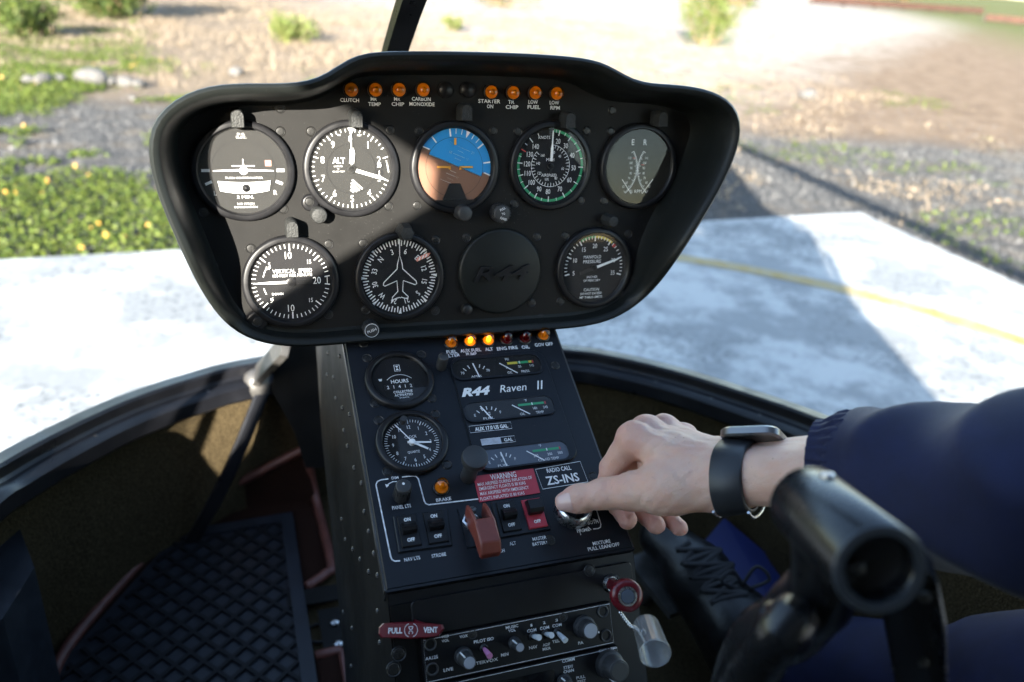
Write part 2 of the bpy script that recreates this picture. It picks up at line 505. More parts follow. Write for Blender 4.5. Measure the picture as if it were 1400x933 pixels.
# ================================================================= THE PLACE OUTSIDE
XC = 0.197                                             # centre line of the helicopter
def smooth_node(nt, src, a, b):
    r = nt.nodes.new('ShaderNodeMapRange'); r.interpolation_type = 'SMOOTHSTEP'
    r.inputs[1].default_value = a; r.inputs[2].default_value = b
    nt.links.new(src, r.inputs[0]); return r.outputs[0]
def mixc(nt, fac, a, b):
    m = nt.nodes.new('ShaderNodeMix'); m.data_type = 'RGBA'
    nt.links.new(fac, m.inputs[0])
    for i, c in ((6, a), (7, b)):
        if isinstance(c, tuple): m.inputs[i].default_value = (*c, 1)
        else: nt.links.new(c, m.inputs[i])
    return m.outputs[2]
def noise(nt, vec, scale, detail=5.0, rough=0.6):
    n = nt.nodes.new('ShaderNodeTexNoise'); n.inputs['Scale'].default_value = scale
    n.inputs['Detail'].default_value = detail; n.inputs['Roughness'].default_value = rough
    nt.links.new(vec, n.inputs['Vector']); return n.outputs[0]
def mth(nt, op, a, b, c=None):
    m = nt.nodes.new('ShaderNodeMath'); m.operation = op
    for i, x in enumerate((a, b) if c is None else (a, b, c)):
        if isinstance(x, (int, float)): m.inputs[i].default_value = x
        else: nt.links.new(x, m.inputs[i])
    return m.outputs[0]

def ground_material():
    m, nt, b = nt_new('field_ground')
    b.inputs['Roughness'].default_value = 0.95; b.inputs['Specular IOR Level'].default_value = 0.1
    g = nt.nodes.new('ShaderNodeNewGeometry'); pos = g.outputs['Position']
    sp = nt.nodes.new('ShaderNodeSeparateXYZ'); nt.links.new(pos, sp.inputs[0])
    x, y = sp.outputs[0], sp.outputs[1]
    n1 = noise(nt, pos, 0.5); n2 = noise(nt, pos, 3.0); n3 = noise(nt, pos, 35.0, 8.0, 0.75); n4 = noise(nt, pos, 0.16)
    gravel = mixc(nt, smooth_node(nt, n3, 0.35, 0.68), (0.040, 0.0395, 0.040), (0.125, 0.122, 0.119))
    gravel = mixc(nt, smooth_node(nt, n2, 0.50, 0.75), gravel, (0.16, 0.125, 0.085))
    straw = mixc(nt, smooth_node(nt, n3, 0.35, 0.7), (0.17, 0.13, 0.092), (0.25, 0.20, 0.15))
    straw = mixc(nt, smooth_node(nt, n2, 0.52, 0.72), straw, (0.15, 0.115, 0.08))
    sand = mixc(nt, smooth_node(nt, n2, 0.46, 0.68), (0.34, 0.305, 0.27), (0.20, 0.155, 0.115))
    tan = mixc(nt, smooth_node(nt, mth(nt, 'MULTIPLY_ADD', n3, 0.5, mth(nt, 'MULTIPLY', n2, 0.6)), 0.46, 0.66), (0.215, 0.155, 0.108), (0.135, 0.095, 0.065))
    green = mixc(nt, smooth_node(nt, n2, 0.4, 0.7), (0.085, 0.105, 0.030), (0.16, 0.13, 0.065))
    wob = mth(nt, 'MULTIPLY_ADD', n1, 5.0, -2.5)
    yw = mth(nt, 'ADD', y, wob)
    xw = mth(nt, 'ADD', x, wob)
    far = mixc(nt, smooth_node(nt, xw, 0.5, 6.0), straw, sand)
    d = mth(nt, 'SUBTRACT', yw, mth(nt, 'MULTIPLY', x, 0.8))
    far = mixc(nt, smooth_node(nt, d, 3.0, 7.5), tan, far)
    gr = mth(nt, 'SUBTRACT', xw, mth(nt, 'MULTIPLY', y, 0.62))            # green flank on the right
    far = mixc(nt, smooth_node(nt, gr, 9.5, 22.0), far, green)
    gl = mth(nt, 'MULTIPLY_ADD', y, 0.10, xw)
    far = mixc(nt, smooth_node(nt, gl, -0.2, -1.8), far, green)           # green flank on the left
    col = mixc(nt, smooth_node(nt, mth(nt, 'ADD', mth(nt, 'MULTIPLY_ADD', n1, 1.6, y), mth(nt, 'MULTIPLY', mth(nt, 'MAXIMUM', mth(nt, 'SUBTRACT', x, 3.0), 0.0), 0.28)), 9.6, 11.2), gravel, far)
    nt.links.new(col, b.inputs['Base Color'])
    bp = nt.nodes.new('ShaderNodeBump'); bp.inputs['Strength'].default_value = 0.9; bp.inputs['Distance'].default_value = 0.03
    nt.links.new(n3, bp.inputs['Height']); nt.links.new(bp.outputs[0], b.inputs['Normal'])
    return m
def pad_material():
    m, nt, b = nt_new('worn_white_concrete')
    b.inputs['Roughness'].default_value = 0.8
    g = nt.nodes.new('ShaderNodeNewGeometry'); pos = g.outputs['Position']
    a = noise(nt, pos, 1.7, 10.0, 0.72); c = noise(nt, pos, 9.0, 9.0, 0.8); f = noise(nt, pos, 26.0, 8.0, 0.75); e = noise(nt, pos, 0.9, 4.0)
    col = mixc(nt, smooth_node(nt, a, 0.43, 0.56), (0.37, 0.38, 0.375), (0.20, 0.21, 0.215))
    sp = mth(nt, 'MULTIPLY', smooth_node(nt, f, 0.48, 0.62), smooth_node(nt, e, 0.44, 0.56))
    col = mixc(nt, sp, col, (0.075, 0.082, 0.088))
    cc = smooth_node(nt, c, 0.54, 0.68)
    col = mixc(nt, cc, col, (0.30, 0.31, 0.31))
    nt.links.new(col, b.inputs['Base Color'])
    bp = nt.nodes.new('ShaderNodeBump'); bp.inputs['Strength'].default_value = 0.3; bp.inputs['Distance'].default_value = 0.005
    nt.links.new(f, bp.inputs['Height']); nt.links.new(bp.outputs[0], b.inputs['Normal'])
    return m
def leaf_material(name, c1, c2, c3=None, trans=0.25):
    m, nt, b = nt_new(name)
    b.inputs['Roughness'].default_value = 0.6; b.inputs['Specular IOR Level'].default_value = 0.25
    g = nt.nodes.new('ShaderNodeNewGeometry')
    col = mixc(nt, g.outputs['Random Per Island'], c1, c2)
    if c3:
        col = mixc(nt, smooth_node(nt, noise(nt, g.outputs['Position'], 1.6), 0.45, 0.62), col, c3)
    nt.links.new(col, b.inputs['Base Color'])
    t = nt.nodes.new('ShaderNodeBsdfTranslucent'); nt.links.new(col, t.inputs[0])
    mx = nt.nodes.new('ShaderNodeMixShader'); mx.inputs[0].default_value = trans
    nt.links.new(b.outputs[0], mx.inputs[1]); nt.links.new(t.outputs[0], mx.inputs[2])
    nt.links.new(mx.outputs[0], nt.nodes['Material Output'].inputs[0])
    return m
MT['ground'] = ground_material()
MT['pad'] = pad_material()
MT['clover'] = leaf_material('clover_leaf', (0.042, 0.075, 0.011), (0.125, 0.155, 0.030))
MT['drygrass'] = leaf_material('dry_grass', (0.18, 0.14, 0.095), (0.31, 0.25, 0.185))
MT['bushleaf'] = leaf_material('bush_leaf', (0.075, 0.115, 0.022), (0.17, 0.20, 0.055))
MT['darkleaf'] = leaf_material('dark_bush_leaf', (0.03, 0.055, 0.012), (0.10, 0.13, 0.03))
MT['flower'] = leaf_material('yellow_flower', (0.42, 0.24, 0.04), (0.50, 0.34, 0.12))
MT['dead'] = leaf_material('dead_twig', (0.30, 0.20, 0.12), (0.45, 0.33, 0.22))
MT['pebble'] = leaf_material('grey_pebble', (0.05, 0.0495, 0.05), (0.17, 0.167, 0.164), trans=0.0)
MT['stone'] = mat('pale_stone', (0.092, 0.089, 0.086), 0.9, var=0.3, vscale=9, bump=0.6, bscale=30, bdist=0.02)
MT['yline'] = mat('worn_yellow_paint', (0.28, 0.19, 0.040), 0.8, col2=(0.31, 0.27, 0.17), vscale=9, detail=8)
MT['rust'] = mat('rusty_steel', (0.055, 0.024, 0.015), 0.85, var=0.35, vscale=3)
MT['post'] = mat('grey_post', (0.10, 0.092, 0.085), 0.85, var=0.2, vscale=5)
MT['whitewall'] = mat('white_wall', (0.72, 0.71, 0.69), 0.85, var=0.1, vscale=1.0)

GZ = -0.05
tag(MB().grid([[(x, y, GZ) for x in (-300, -40, -10, 0, 10, 40, 400)] for y in (-200, -20, 0, 10, 30, 80, 600)]).build('ground', 'ground'), None, kind='structure')
P_F0 = np.array([-7.0, 4.33]); P_F1 = np.array([5.04, 5.19])
pad = MB().prism([(-7.0, -7.0), (5.0, -7.0), (5.04, 5.19), (-7.0, 4.33)], GZ - 0.1, 0.0, bevel=0.012)
tag(pad.build('helicopter_pad', 'pad'), None, kind='structure')
# painted circle on the pad, through three points of it seen on the ground
A, B_, C_ = np.array([2.85, 4.3]), np.array([3.5, 3.8]), np.array([4.2, 2.85])
m_ = np.array([B_ - A, C_ - A]); rhs = np.array([(B_ @ B_ - A @ A) / 2, (C_ @ C_ - A @ A) / 2])
cc = np.linalg.solve(m_, rhs); rr = np.linalg.norm(A - cc)
circ = MB()
a_lo = math.degrees(math.atan2(A[0] - cc[0], A[1] - cc[1])) - 26; a_hi = math.degrees(math.atan2(C_[0] - cc[0], C_[1] - cc[1])) + 30
circ.arc(a_lo, a_hi, rr - 0.07, rr + 0.07, 0.004, cc, n=60)
keep = [f for f in circ.f if all(-6.9 < circ.v[i][0] < 4.95 and -6.9 < circ.v[i][1] < 4.33 + (circ.v[i][0] + 7) * 0.0714 - 0.1 for i in f)]
circ.f = keep
tag(circ.build('painted_circle', 'yline'), None, kind='structure')

# ---- plants and stones -------------------------------------------------------
def vnoise(x, y, s, seed=0):
    """value noise 0..1 on arrays"""
    x = np.asarray(x) * s + 100.3 + seed * 17.1; y = np.asarray(y) * s + 57.7 + seed * 9.3
    xi = np.floor(x).astype(int); yi = np.floor(y).astype(int); fx = x - xi; fy = y - yi
    fx = fx * fx * (3 - 2 * fx); fy = fy * fy * (3 - 2 * fy)
    h = lambda a, b: (np.sin(a * 127.1 + b * 311.7 + seed * 74.7) * 43758.5453) % 1.0
    return (h(xi, yi) * (1 - fx) + h(xi + 1, yi) * fx) * (1 - fy) + (h(xi, yi + 1) * (1 - fx) + h(xi + 1, yi + 1) * fx) * fy
def leaves(C, size, up=0.6, blade=False, lean=0.5):
    """C centres (n,3): n small leaf quads (or grass blades rising from C)"""
    n = len(C)
    sz = size * RNG.uniform(0.6, 1.4, n)[:, None] if np.isscalar(size) else size[:, None]
    if blade:
        d = RNG.normal(0, lean, (n, 3)); d[:, 2] = 1; d /= np.linalg.norm(d, axis=1)[:, None]
        s = np.cross(d, RNG.normal(0, 1, (n, 3))); s /= np.linalg.norm(s, axis=1)[:, None]
        w = sz * 0.045
        V = np.stack([C - s * w, C + s * w, C + d * sz * 0.6 + s * w * 0.7, C + d * sz, C + d * sz * 0.6 - s * w * 0.7], 1)
        k = 5
    else:
        nrm = RNG.normal(0, 1, (n, 3)) * (1 - up); nrm[:, 2] += up; nrm /= np.linalg.norm(nrm, axis=1)[:, None]
        a = np.cross(nrm, RNG.normal(0, 1, (n, 3))); a /= np.linalg.norm(a, axis=1)[:, None]
        b = np.cross(nrm, a)
        V = np.stack([C - a * sz * 0.5, C - b * sz * 0.36, C + a * sz * 0.5, C + b * sz * 0.36], 1)
        k = 4
    return V.reshape(-1, 3), np.arange(n * k).reshape(n, k)
def stuff(name, V, F, m, label=None, cat=None):
    o = link_mesh(name, mesh_vf(name, V, F), m)
    return tag(o, label, cat, kind='stuff')
def pad_front(x): return 4.33 + (x + 7) * 0.0714
def scatter(n, x0, x1, y0, y1, mask):
    x = RNG.uniform(x0, x1, n); y = RNG.uniform(y0, y1, n)
    k = RNG.uniform(0, 1, n) < mask(x, y)
    return x[k], y[k]
sst = lambda t, a, b: (lambda q: q * q * (3 - 2 * q))(np.clip((t - a) / (b - a), 0, 1))
# thick clover along the edge of the pad, thinning into gravel, then another band by the stones
def clover_mask(x, y):
    e = y - pad_front(x)
    n = vnoise(x, y, 1.3) * 0.6 + vnoise(x, y, 4.0, 1) * 0.4
    near = sst(1.45 + (n - 0.5) * 1.6 - e, 0.0, 0.25) * sst(0.45 - x, -0.2, 0.4) * (0.25 + 0.75 * sst(n, 0.30, 0.46))
    mid = sst(n, 0.56, 0.66) * sst(0.5 - x, 0, 0.6) * 0.8
    band = sst(y - 9.9 + (n - .5), 0, 0.3) * sst(12.3 - y + (n - .5) * 2.5, 0, 0.7) * sst(-0.75 - x + (n - .5) * 2.2, 0, 0.9)
    left = sst(-1.25 - x + (n - .5) * 1.2, 0, 0.5) * sst(y - 8.4, 0, 0.4) * sst(12 - y, 0, .5)
    far = sst(n, 0.45, 0.6) * sst(-0.5 - x - 0.09 * (y - 12), 0, 1.0) * sst(y - 11.5, 0, 1) * 0.5
    return np.clip(np.maximum.reduce([near, mid * (y < 9.8), band, left, far]), 0, 1)
x, y = scatter(170000, -4.5, 0.9, 4.6, 16.0, clover_mask)
k = y > pad_front(x) + 0.0
x, y = x[k], y[k]
hgt = 0.02 + 0.075 * vnoise(x, y, 2.5, 3)
V, F = leaves(np.stack([x, y, GZ + hgt * RNG.uniform(0.1, 1.0, len(x))], 1), 0.030, 0.45)
stuff('clover', V, F, 'clover', 'low green clover spreading over the ground left of the pad', 'ground cover')
k = RNG.uniform(0, 1, len(x)) < 0.006 * (vnoise(x, y, 1.6, 5) > 0.5)
V, F = leaves(np.stack([x[k], y[k], GZ + 0.02 + hgt[k]], 1), 0.034, 0.5)
stuff('clover_flowers', V, F, 'flower', 'yellow orange flowers dotted through the clover', 'flowers')
# dry straw on the field
def straw_mask(x, y):
    n = vnoise(x, y, 0.7, 7) * 0.5 + vnoise(x, y, 2.4, 8) * 0.5
    return np.clip(sst(y + (n - .5) * 2 - 10.3, 0, 0.8) * (0.25 + 0.9 * sst(n, 0.35, 0.6)) * sst(9 - x + y * .25, 0, 6), 0, 1)
x, y = scatter(70000, -5, 14, 9.6, 24, straw_mask)
V, F = leaves(np.stack([x, y, np.full(len(x), GZ)], 1), 0.11 * (0.5 + vnoise(x, y, 1.2, 9)) * RNG.uniform(.5, 1.3, len(x)), blade=True, lean=0.7)
stuff('dry_grass', V, F, 'drygrass', 'pale dry grass covering the field beyond the gravel', 'grass')
# green and orange tufts in the gravel right of the pad
def tuft_mask(x, y):
    n = vnoise(x, y, 0.9, 11) * 0.55 + vnoise(x, y, 3.1, 12) * 0.45
    return sst(n, 0.55, 0.68) * ((x > 5.15) | (y > pad_front(x) + 0.15))
x, y = scatter(34000, 1.0, 12, 3.0, 12.0, tuft_mask)
sel = vnoise(x, y, 0.7, 14) > 0.5
for nm, msk, m_, lb in (('gravel_weeds', sel & (RNG.uniform(0, 1, len(x)) < .75), 'clover', 'low green weeds growing through the gravel'),
                        ('withered_weeds', ~sel, 'flower', 'withered orange weeds lying on the gravel')):
    xs, ys = x[msk], y[msk]
    V, F = leaves(np.stack([xs, ys, GZ + RNG.uniform(0.005, 0.07, len(xs))], 1), 0.036, 0.6)
    stuff(nm, V, F, m_ if m_ == 'clover' else 'drygrass', lb, 'weeds')
# loose gravel
x, y = scatter(60000, -3.5, 11, 3.0, 11, lambda x, y: ((x > 5.08) | (y > pad_front(x) + 0.05)) * np.where(y + 0.28 * np.maximum(x - 3, 0) < 9.3, 1.0, 0.12))
n = len(x); r = RNG.uniform(0.005, 0.013, n)
r[RNG.uniform(0, 1, n) < 0.01] *= 2.6
O = np.array([(1, 0, 0), (0, 1, 0), (-1, 0, 0), (0, -1, 0), (0, 0, .8), (0, 0, -.8)], float)
V = (O[None] * RNG.uniform(0.6, 1.3, (n, 6, 1)) * r[:, None, None] + np.stack([x, y, GZ + r * 0.3], 1)[:, None]).reshape(-1, 3)
T = np.array([(0, 1, 4), (1, 2, 4), (2, 3, 4), (3, 0, 4), (1, 0, 5), (2, 1, 5), (3, 2, 5), (0, 3, 5)])
F = (T[None] + 6 * np.arange(n)[:, None, None]).reshape(-1, 3)
stuff('gravel', V, F, 'pebble', 'loose grey gravel round the concrete pad', 'gravel')

def stone_mesh(r, seed, flat=0.6):
    rs = np.random.default_rng(seed)
    import bmesh
    bm = bmesh.new(); bmesh.ops.create_icosphere(bm, subdivisions=2, radius=1.0)
    dirs = rs.normal(0, 1, (7, 3)); dirs /= np.linalg.norm(dirs, axis=1)[:, None]; off = rs.uniform(0.62, 0.95, 7)
    V = []
    for v in bm.verts:
        p = np.array(v.co)
        for d, o_ in zip(dirs, off):
            t = p @ d
            if t > o_: p = p - d * (t - o_)
        V.append(p * np.array([1, rs.uniform(.75, .78), flat]) * r)
    F = [tuple(v.index for v in f.verts) for f in bm.faces]
    bm.free()
    return V, F
rocks = [(127, 117, 0.20, 'large pale boulder in the row of stones behind the gravel'), (60, 116, 0.13, 'pale stone beside the clover in the row of stones'),
         (40, 115, 0.10, 'small pale stone at the clover end of the row'), (82, 114, 0.10, 'small white stone left of the large boulder'),
         (150, 117, 0.11, 'dark grey stone right beside the large boulder'), (172, 118, 0.12, 'grey stone second past the large boulder'),
         (190, 120, 0.10, 'low grey stone at the far end of the row'), (1105, 137, 0.17, 'pale flat stone among withered weeds right of the pad'),
         (325, 104, 0.13, 'grey stone in dry grass behind the instrument hood'), (182, 137, 0.05, 'small white stone lying alone on the gravel')]
for i, (px, py, r, lb) in enumerate(rocks):
    p = at_z(px, py, GZ)
    V, F = stone_mesh(r, 20 + i)
    o = link_mesh('stone', mesh_vf('stone', V, F), 'stone', smooth=35)
    o.location = (p[0], p[1], GZ + r * 0.42); o.rotation_euler = (0, 0, i * 1.3)
    tag(o, lb, 'stone', 'stones round the gravel')
def bush(px, py, w, h, leafsize, n, m, label, dead=0.25, name='bush'):
    p = at_z(px, py, GZ)
    root = thing(name, (p[0], p[1], GZ), label, 'bush')
    st = MB(); tips = []
    rs = np.random.default_rng(int(px))
    for i in range(14):
        a = rs.uniform(0, 2 * math.pi); q = rs.uniform(0.2, 1.0)
        tip = np.array([math.cos(a) * q * w * 0.45, math.sin(a) * q * w * 0.45, h * rs.uniform(0.55, 1.0) * (1.1 - 0.4 * q)])
        mid = tip * np.array([.45, .45, .12])
        st.tube([(0, 0, 0), mid, tip], [w * .012, w * .009, w * .003], 5)
        tips.append((mid, tip))
    st.build('stem', 'dead', root)
    C = []; D = []
    for mid, tip in tips:
        for j in range(n // 14):
            t = rs.uniform(0, 1) ** 0.6
            c = mid + (tip - mid) * t + rs.normal(0, w * 0.075, 3)
            c[2] = max(0.02, c[2])
            (D if rs.uniform() < dead * (1.3 - c[2] / h) else C).append(c)
    V, F = leaves(np.array(C), leafsize, 0.2)
    o = link_mesh('foliage', mesh_vf('foliage', V, F), m, root); o['kind'] = 'stuff'
    if D:
        V, F = leaves(np.array(D), leafsize * 1.2, blade=True, lean=0.9)
        o = link_mesh('dry_twigs', mesh_vf('dry_twigs', V, F), 'dead', root); o['kind'] = 'stuff'
    return root
bush(965, 62, 1.9, 1.6, 0.07, 4200, 'bushleaf', 'upright green bush standing alone on the pale sand', 0.25)
bush(400, 58, 0.95, 0.50, 0.06, 1600, 'bushleaf', 'low round green tuft in the dry grass field', 0.2)
bush(620, 42, 0.6, 0.35, 0.06, 700, 'bushleaf', 'small green tuft beside the windshield bow', 0.3)
bush(160, 24, 2.6, 1.3, 0.09, 5200, 'darkleaf', 'wide dark green shrub at the edge of the green field', 0.1)
bush(40, 52, 1.2, 0.6, 0.08, 2200, 'darkleaf', 'low leafy shrub rising from the green grass', 0.1)
bush(1012, 8, 4.0, 2.2, 0.16, 2600, 'darkleaf', 'far grey green thicket behind the pale sand', 0.5)
bush(1235, 2, 3.4, 3.4, 0.16, 2000, 'darkleaf', 'leafy shrub behind the rusty beam fence', 0.3)
bush(690, 10, 2.4, 0.7, 0.10, 1400, 'darkleaf', 'low thicket far out on the pale sand', 0.7)

# rusty beam fence far right
def beam_fence(pa, pb, label, h0, th):
    a = at_z(*pa, GZ); b = at_z(*pb, GZ)
    root = thing('beam_fence', (a[0], a[1], GZ), label, 'fence', 'rusty beams along the field edge')
    d = (b - a); L = np.linalg.norm(d); d /= L; s = np.cross(d, [0, 0, 1])
    MB().box((a + b) / 2 + np.array([0, 0, h0]), (L, 0.16, th), [d, s, np.array([0, 0, 1.0])]).build('beam', 'rust', root, world=True)
    MB().box((a + b) / 2 + np.array([0, 0, h0 - th * 0.5 - 0.06]), (L, 0.30, 0.10), [d, s, np.array([0, 0, 1.0])]).build('lower_flange', 'rust', root, world=True)
    for i in range(max(2, int(L / 4) + 1)):
        t = i / max(1, int(L / 4))
        p = a + d * L * min(t, 1)
        MB().box(p + np.array([0, 0, (h0 + 0.05) / 2]) - s * 0.25, (0.22, 0.16, h0 + 0.05), [d, s, np.array([0, 0, 1.0])]).build('post', 'post', root, world=True)
beam_fence((1110, 7), (1342, 21), 'long rusty steel beam on grey posts at the field edge', 0.42, 0.34)
beam_fence((1346, 30), (1480, 44), 'short rusty steel beam standing lower beyond a gap', 0.36, 0.30)

# ================================================================= HELICOPTER
heli = thing('helicopter', (XC, 0.3, 0.0), 'helicopter with carpeted cabin, black window frame and clear windshield on the pad', 'helicopter')
def hp(mb, name, m, smooth=None, parent=None):
    return mb.build(name, m, parent or heli, smooth, world=True)
FLOOR = 0.75
frame_pts = [(-0.47, 0.64, 1.10), at_z(-70, 690, 1.10), at_z(0, 642, 1.085), at_z(80, 598, 1.075), at_z(170, 556, 1.06), at_z(260, 525, 1.05), at_z(348, 503, 1.05),
             (0.32, 1.35, 1.05), at_z(770, 484, 1.05), at_z(840, 494, 1.06), at_z(920, 513, 1.07), at_z(1000, 538, 1.09), at_z(1080, 565, 1.11), at_z(1150, 592, 1.13), (0.91, 0.60, 1.17)]
fpath = spline(frame_pts, 6)
FP = np.array(fpath)
prof = [(-0.016, 0.012), (0.008, 0.014), (0.012, 0.010), (0.013, -0.004), (0.017, -0.008), (0.034, -0.009), (0.040, -0.014), (0.041, -0.036), (0.036, -0.042), (-0.012, -0.042)]
wf = hp(MB().sweep(FP, prof), 'window_frame', 'frame', 40)
for px, py in ((105, 603), (115, 597), (1055, 583), (905, 540), (980, 560), (275, 548)):   # frame rivets
    i = np.argmin([abs(np.dot(CAM_M.T @ (p - CAM_C), [1, 0, 0]) / np.dot(CAM_M.T @ (p - CAM_C), [0, 0, 1]) * FPX + 700 - px) for p in FP])
    p = FP[i]; t = FP[min(i + 1, len(FP) - 1)] - FP[i - 1]; t /= np.linalg.norm(t); sd = np.cross(t, [0, 0, 1.0])
    MB().lathe([(0.0035, 0), (0.003, 0.0012), (0, 0.0018)], 8, p + sd * 0.026 + np.array([0, 0, -0.0095])).build('rivet', 'alu', wf, 60, world=True)
# inner carpet lining from the frame down to the floor
def inward(i):
    t = FP[min(i + 1, len(FP) - 1)] - FP[max(i - 1, 0)]; t /= np.linalg.norm(t)
    return np.cross(t, [0, 0, 1.0])
rows = []
for s in np.linspace(0, 1, 26):
    r = []
    for i, p in enumerate(FP):
        q = p + inward(i) * (0.006 + 0.012 * s ** 1.5 + 0.004 * math.sin(i * .55 + s * 5))
        r.append((q[0], q[1], (p[2] - 0.03) * (1 - s) + (FLOOR + 0.002) * s))
    rows.append(r)
hp(MB().grid(rows), 'carpet_lining', 'carpet', 179)
# outer nose skin and belly
rows = []
for s in np.linspace(0, 1, 14):
    r = []
    for i, p in enumerate(FP):
        b = math.sin(s * math.pi * 0.55)
        q = p - inward(i) * (0.017 + 0.10 * b - 0.16 * s * s)
        r.append((q[0], q[1], (p[2] - 0.042) * (1 - s) + 0.60 * s))
    rows.append(r)
hp(MB().grid(rows), 'nose_skin', 'hull', 179)
hp(MB().box((XC, 0.23, 0.66), (1.40, 2.02, 0.12)), 'belly', 'hull')
hp(MB().prism([(-0.46, -0.74), (0.88, -0.74), (0.88, 0.62)] + [tuple((FP[i] + inward(i) * 0.0)[:2]) for i in range(len(FP) - 1, -1, -1)][2:-2] + [(-0.46, 0.62)], FLOOR - 0.025, FLOOR), 'floor', 'carpet')
# roof, walls, rear bulkhead
rows = []
for yy in (-0.76, -0.6, -0.4, -0.2, 0.0, 0.12):
    rows.append([(XC + sx * 0.69, yy, 2.05 - 0.075 * abs(sx) ** 2.5 - max(0, yy + 0.2) * 0.06) for sx in np.linspace(-1, 1, 15)])
roof = MB().grid(rows); nR = len(roof.v)
roof.grid([[(p[0], p[1], p[2] + 0.05) for p in r][::-1] for r in rows])
hp(roof, 'roof', 'liner', 30)
LWALL_SUNCUT = [(-0.395, 1.985), (-0.395, 1.93), (-0.10, 1.71), (-0.05, 1.54), (0.12, 1.48), (0.38, 1.43), (0.44, 1.24), (0.62, 1.03), (0.64, 0.60), (-0.75, 0.60), (-0.75, 1.985)]  # unseen left wall, its window outline shaped to throw the panel's sun patch
RWALL = [(-0.70, 1.985), (-0.70, 1.12), (0.62, 1.10), (0.64, 0.60), (-0.75, 0.60), (-0.75, 1.985)]
def side_wall(poly, x0, x1, name):
    mb = MB(); n = len(poly)
    mb.add([(x0, p[0], p[1]) for p in poly] + [(x1, p[0], p[1]) for p in poly],
           [tuple(range(n)), tuple(range(n, 2 * n))[::-1]] + [(i, n + i, n + (i + 1) % n, (i + 1) % n) for i in range(n)])
    return hp(mb, name, 'carpet' if x0 > 0 else 'liner')
ld = side_wall(LWALL_SUNCUT, -0.475, -0.45, 'side_wall')
rd = side_wall(RWALL, 0.885, 0.91, 'side_wall')
hp(MB().add([(-0.462, y_, z_) for y_, z_ in LWALL_SUNCUT[1:8] + [(0.14, 1.985), (-0.39, 1.985)]], [tuple(range(9))]), 'side_window', 'shield', parent=ld)
hp(MB().add([(0.897, y_, z_) for y_, z_ in [(-0.70, 1.985), (-0.70, 1.12), (0.62, 1.10), (0.14, 1.985)]], [(0, 1, 2, 3)]), 'side_window', 'shield', parent=rd)
hp(MB().box((XC, -0.76, 1.32), (1.36, 0.03, 1.40)), 'rear_bulkhead', 'liner')
for x_ in (-0.462, 0.897):
    hp(MB().tube(spline([(x_, 0.12, 2.0), (x_, 0.44, 1.62), (x_, 0.64, 1.12)], 6), 0.008), 'window_post', 'frame', 40)
# windshield and its centre bow
top = [np.array([XC + sx * 0.665, 0.12 - 0.02 * abs(sx) ** 2, 2.04 - 0.075 * abs(sx) ** 2.5]) for sx in np.linspace(-1, 1, len(FP))]
rows = []
for s in np.linspace(0, 1, 16):
    r = []
    for a, c in zip(top, FP):
        c = c + np.array([0, 0, 0.012])
        b = np.array([0.35 * a[0] + 0.65 * c[0], a[1] + 0.86 * (c[1] - a[1]), 1.775])
        r.append((1 - s) ** 2 * a + 2 * s * (1 - s) * b + s * s * c)
    rows.append(r)
hp(MB().grid(rows), 'windshield', 'shield', 179)
bow = []
for s in np.linspace(0, 1, 24):
    a = np.array([XC, 0.10, 2.025]); c = np.array([XC, 1.34, 1.07]); b = np.array([XC, 1.16, 1.775])
    bow.append((1 - s) ** 2 * a + 2 * s * (1 - s) * b + s * s * c)
hp(MB().sweep(bow, [(-0.0125, -0.010), (0.0125, -0.010), (0.014, 0.004), (0.008, 0.014), (-0.008, 0.014), (-0.014, 0.004)], ups=(1e-6, 0.6, 0.8)), 'windshield_bow', 'frame', 30)
# engine cowl, mast fairing, rotor, tail boom, skids (behind and above; they cast the shadows on the pad)
def loft(secs, n=20):
    rows = []
    for y_, hw, z0, z1 in secs:
        rows.append([(XC + hw * np.sign(math.cos(a)) * abs(math.cos(a)) ** .7, y_, (z0 + z1) / 2 + (z1 - z0) / 2 * np.sign(math.sin(a)) * abs(math.sin(a)) ** .7) for a in np.linspace(0, 2 * math.pi, n + 1)])
    return MB().grid(rows)
hp(loft([(-0.78, 0.66, 0.60, 1.98), (-1.32, 0.46, 0.62, 1.88), (-1.8, 0.30, 0.75, 1.73), (-2.3, 0.20, 1.1, 1.64), (-2.5, 0.01, 1.3, 1.6)]), 'engine_cowl', 'hull', 40)
hp(loft([(-2.4, 0.17, 1.25, 1.60), (-5.0, 0.12, 1.36, 1.60), (-7.2, 0.07, 1.48, 1.62), (-7.22, 0.005, 1.5, 1.6)]), 'tail_boom', 'hull', 40)
fp = [(-0.25, 2.02), (-0.38, 2.62), (-0.50, 2.76), (-0.66, 2.76), (-1.30, 2.34), (-1.85, 2.00), (-2.30, 1.70), (-2.2, 1.55), (-1.2, 1.9), (-0.3, 1.95)]
mb = MB(); n = len(fp)
mb.add([(XC - 0.11, *p) for p in fp] + [(XC + 0.11, *p) for p in fp], [tuple(range(n))[::-1], tuple(range(n, 2 * n))] + [(i, (i + 1) % n, n + (i + 1) % n, n + i) for i in range(n)])
hp(mb, 'mast_fairing', 'hull')
hp(MB().box((XC, -2.02, 2.02), (0.03, 0.075, 0.56)), 'antenna', 'hull')
hp(MB().tube([(XC, -0.55, 2.6), (XC, -0.55, 3.24)], 0.045), 'mast', 'alu')
hp(MB().box((XC, -0.55, 3.18), (0.16, 0.5, 0.09)), 'rotor_hub', 'alu')
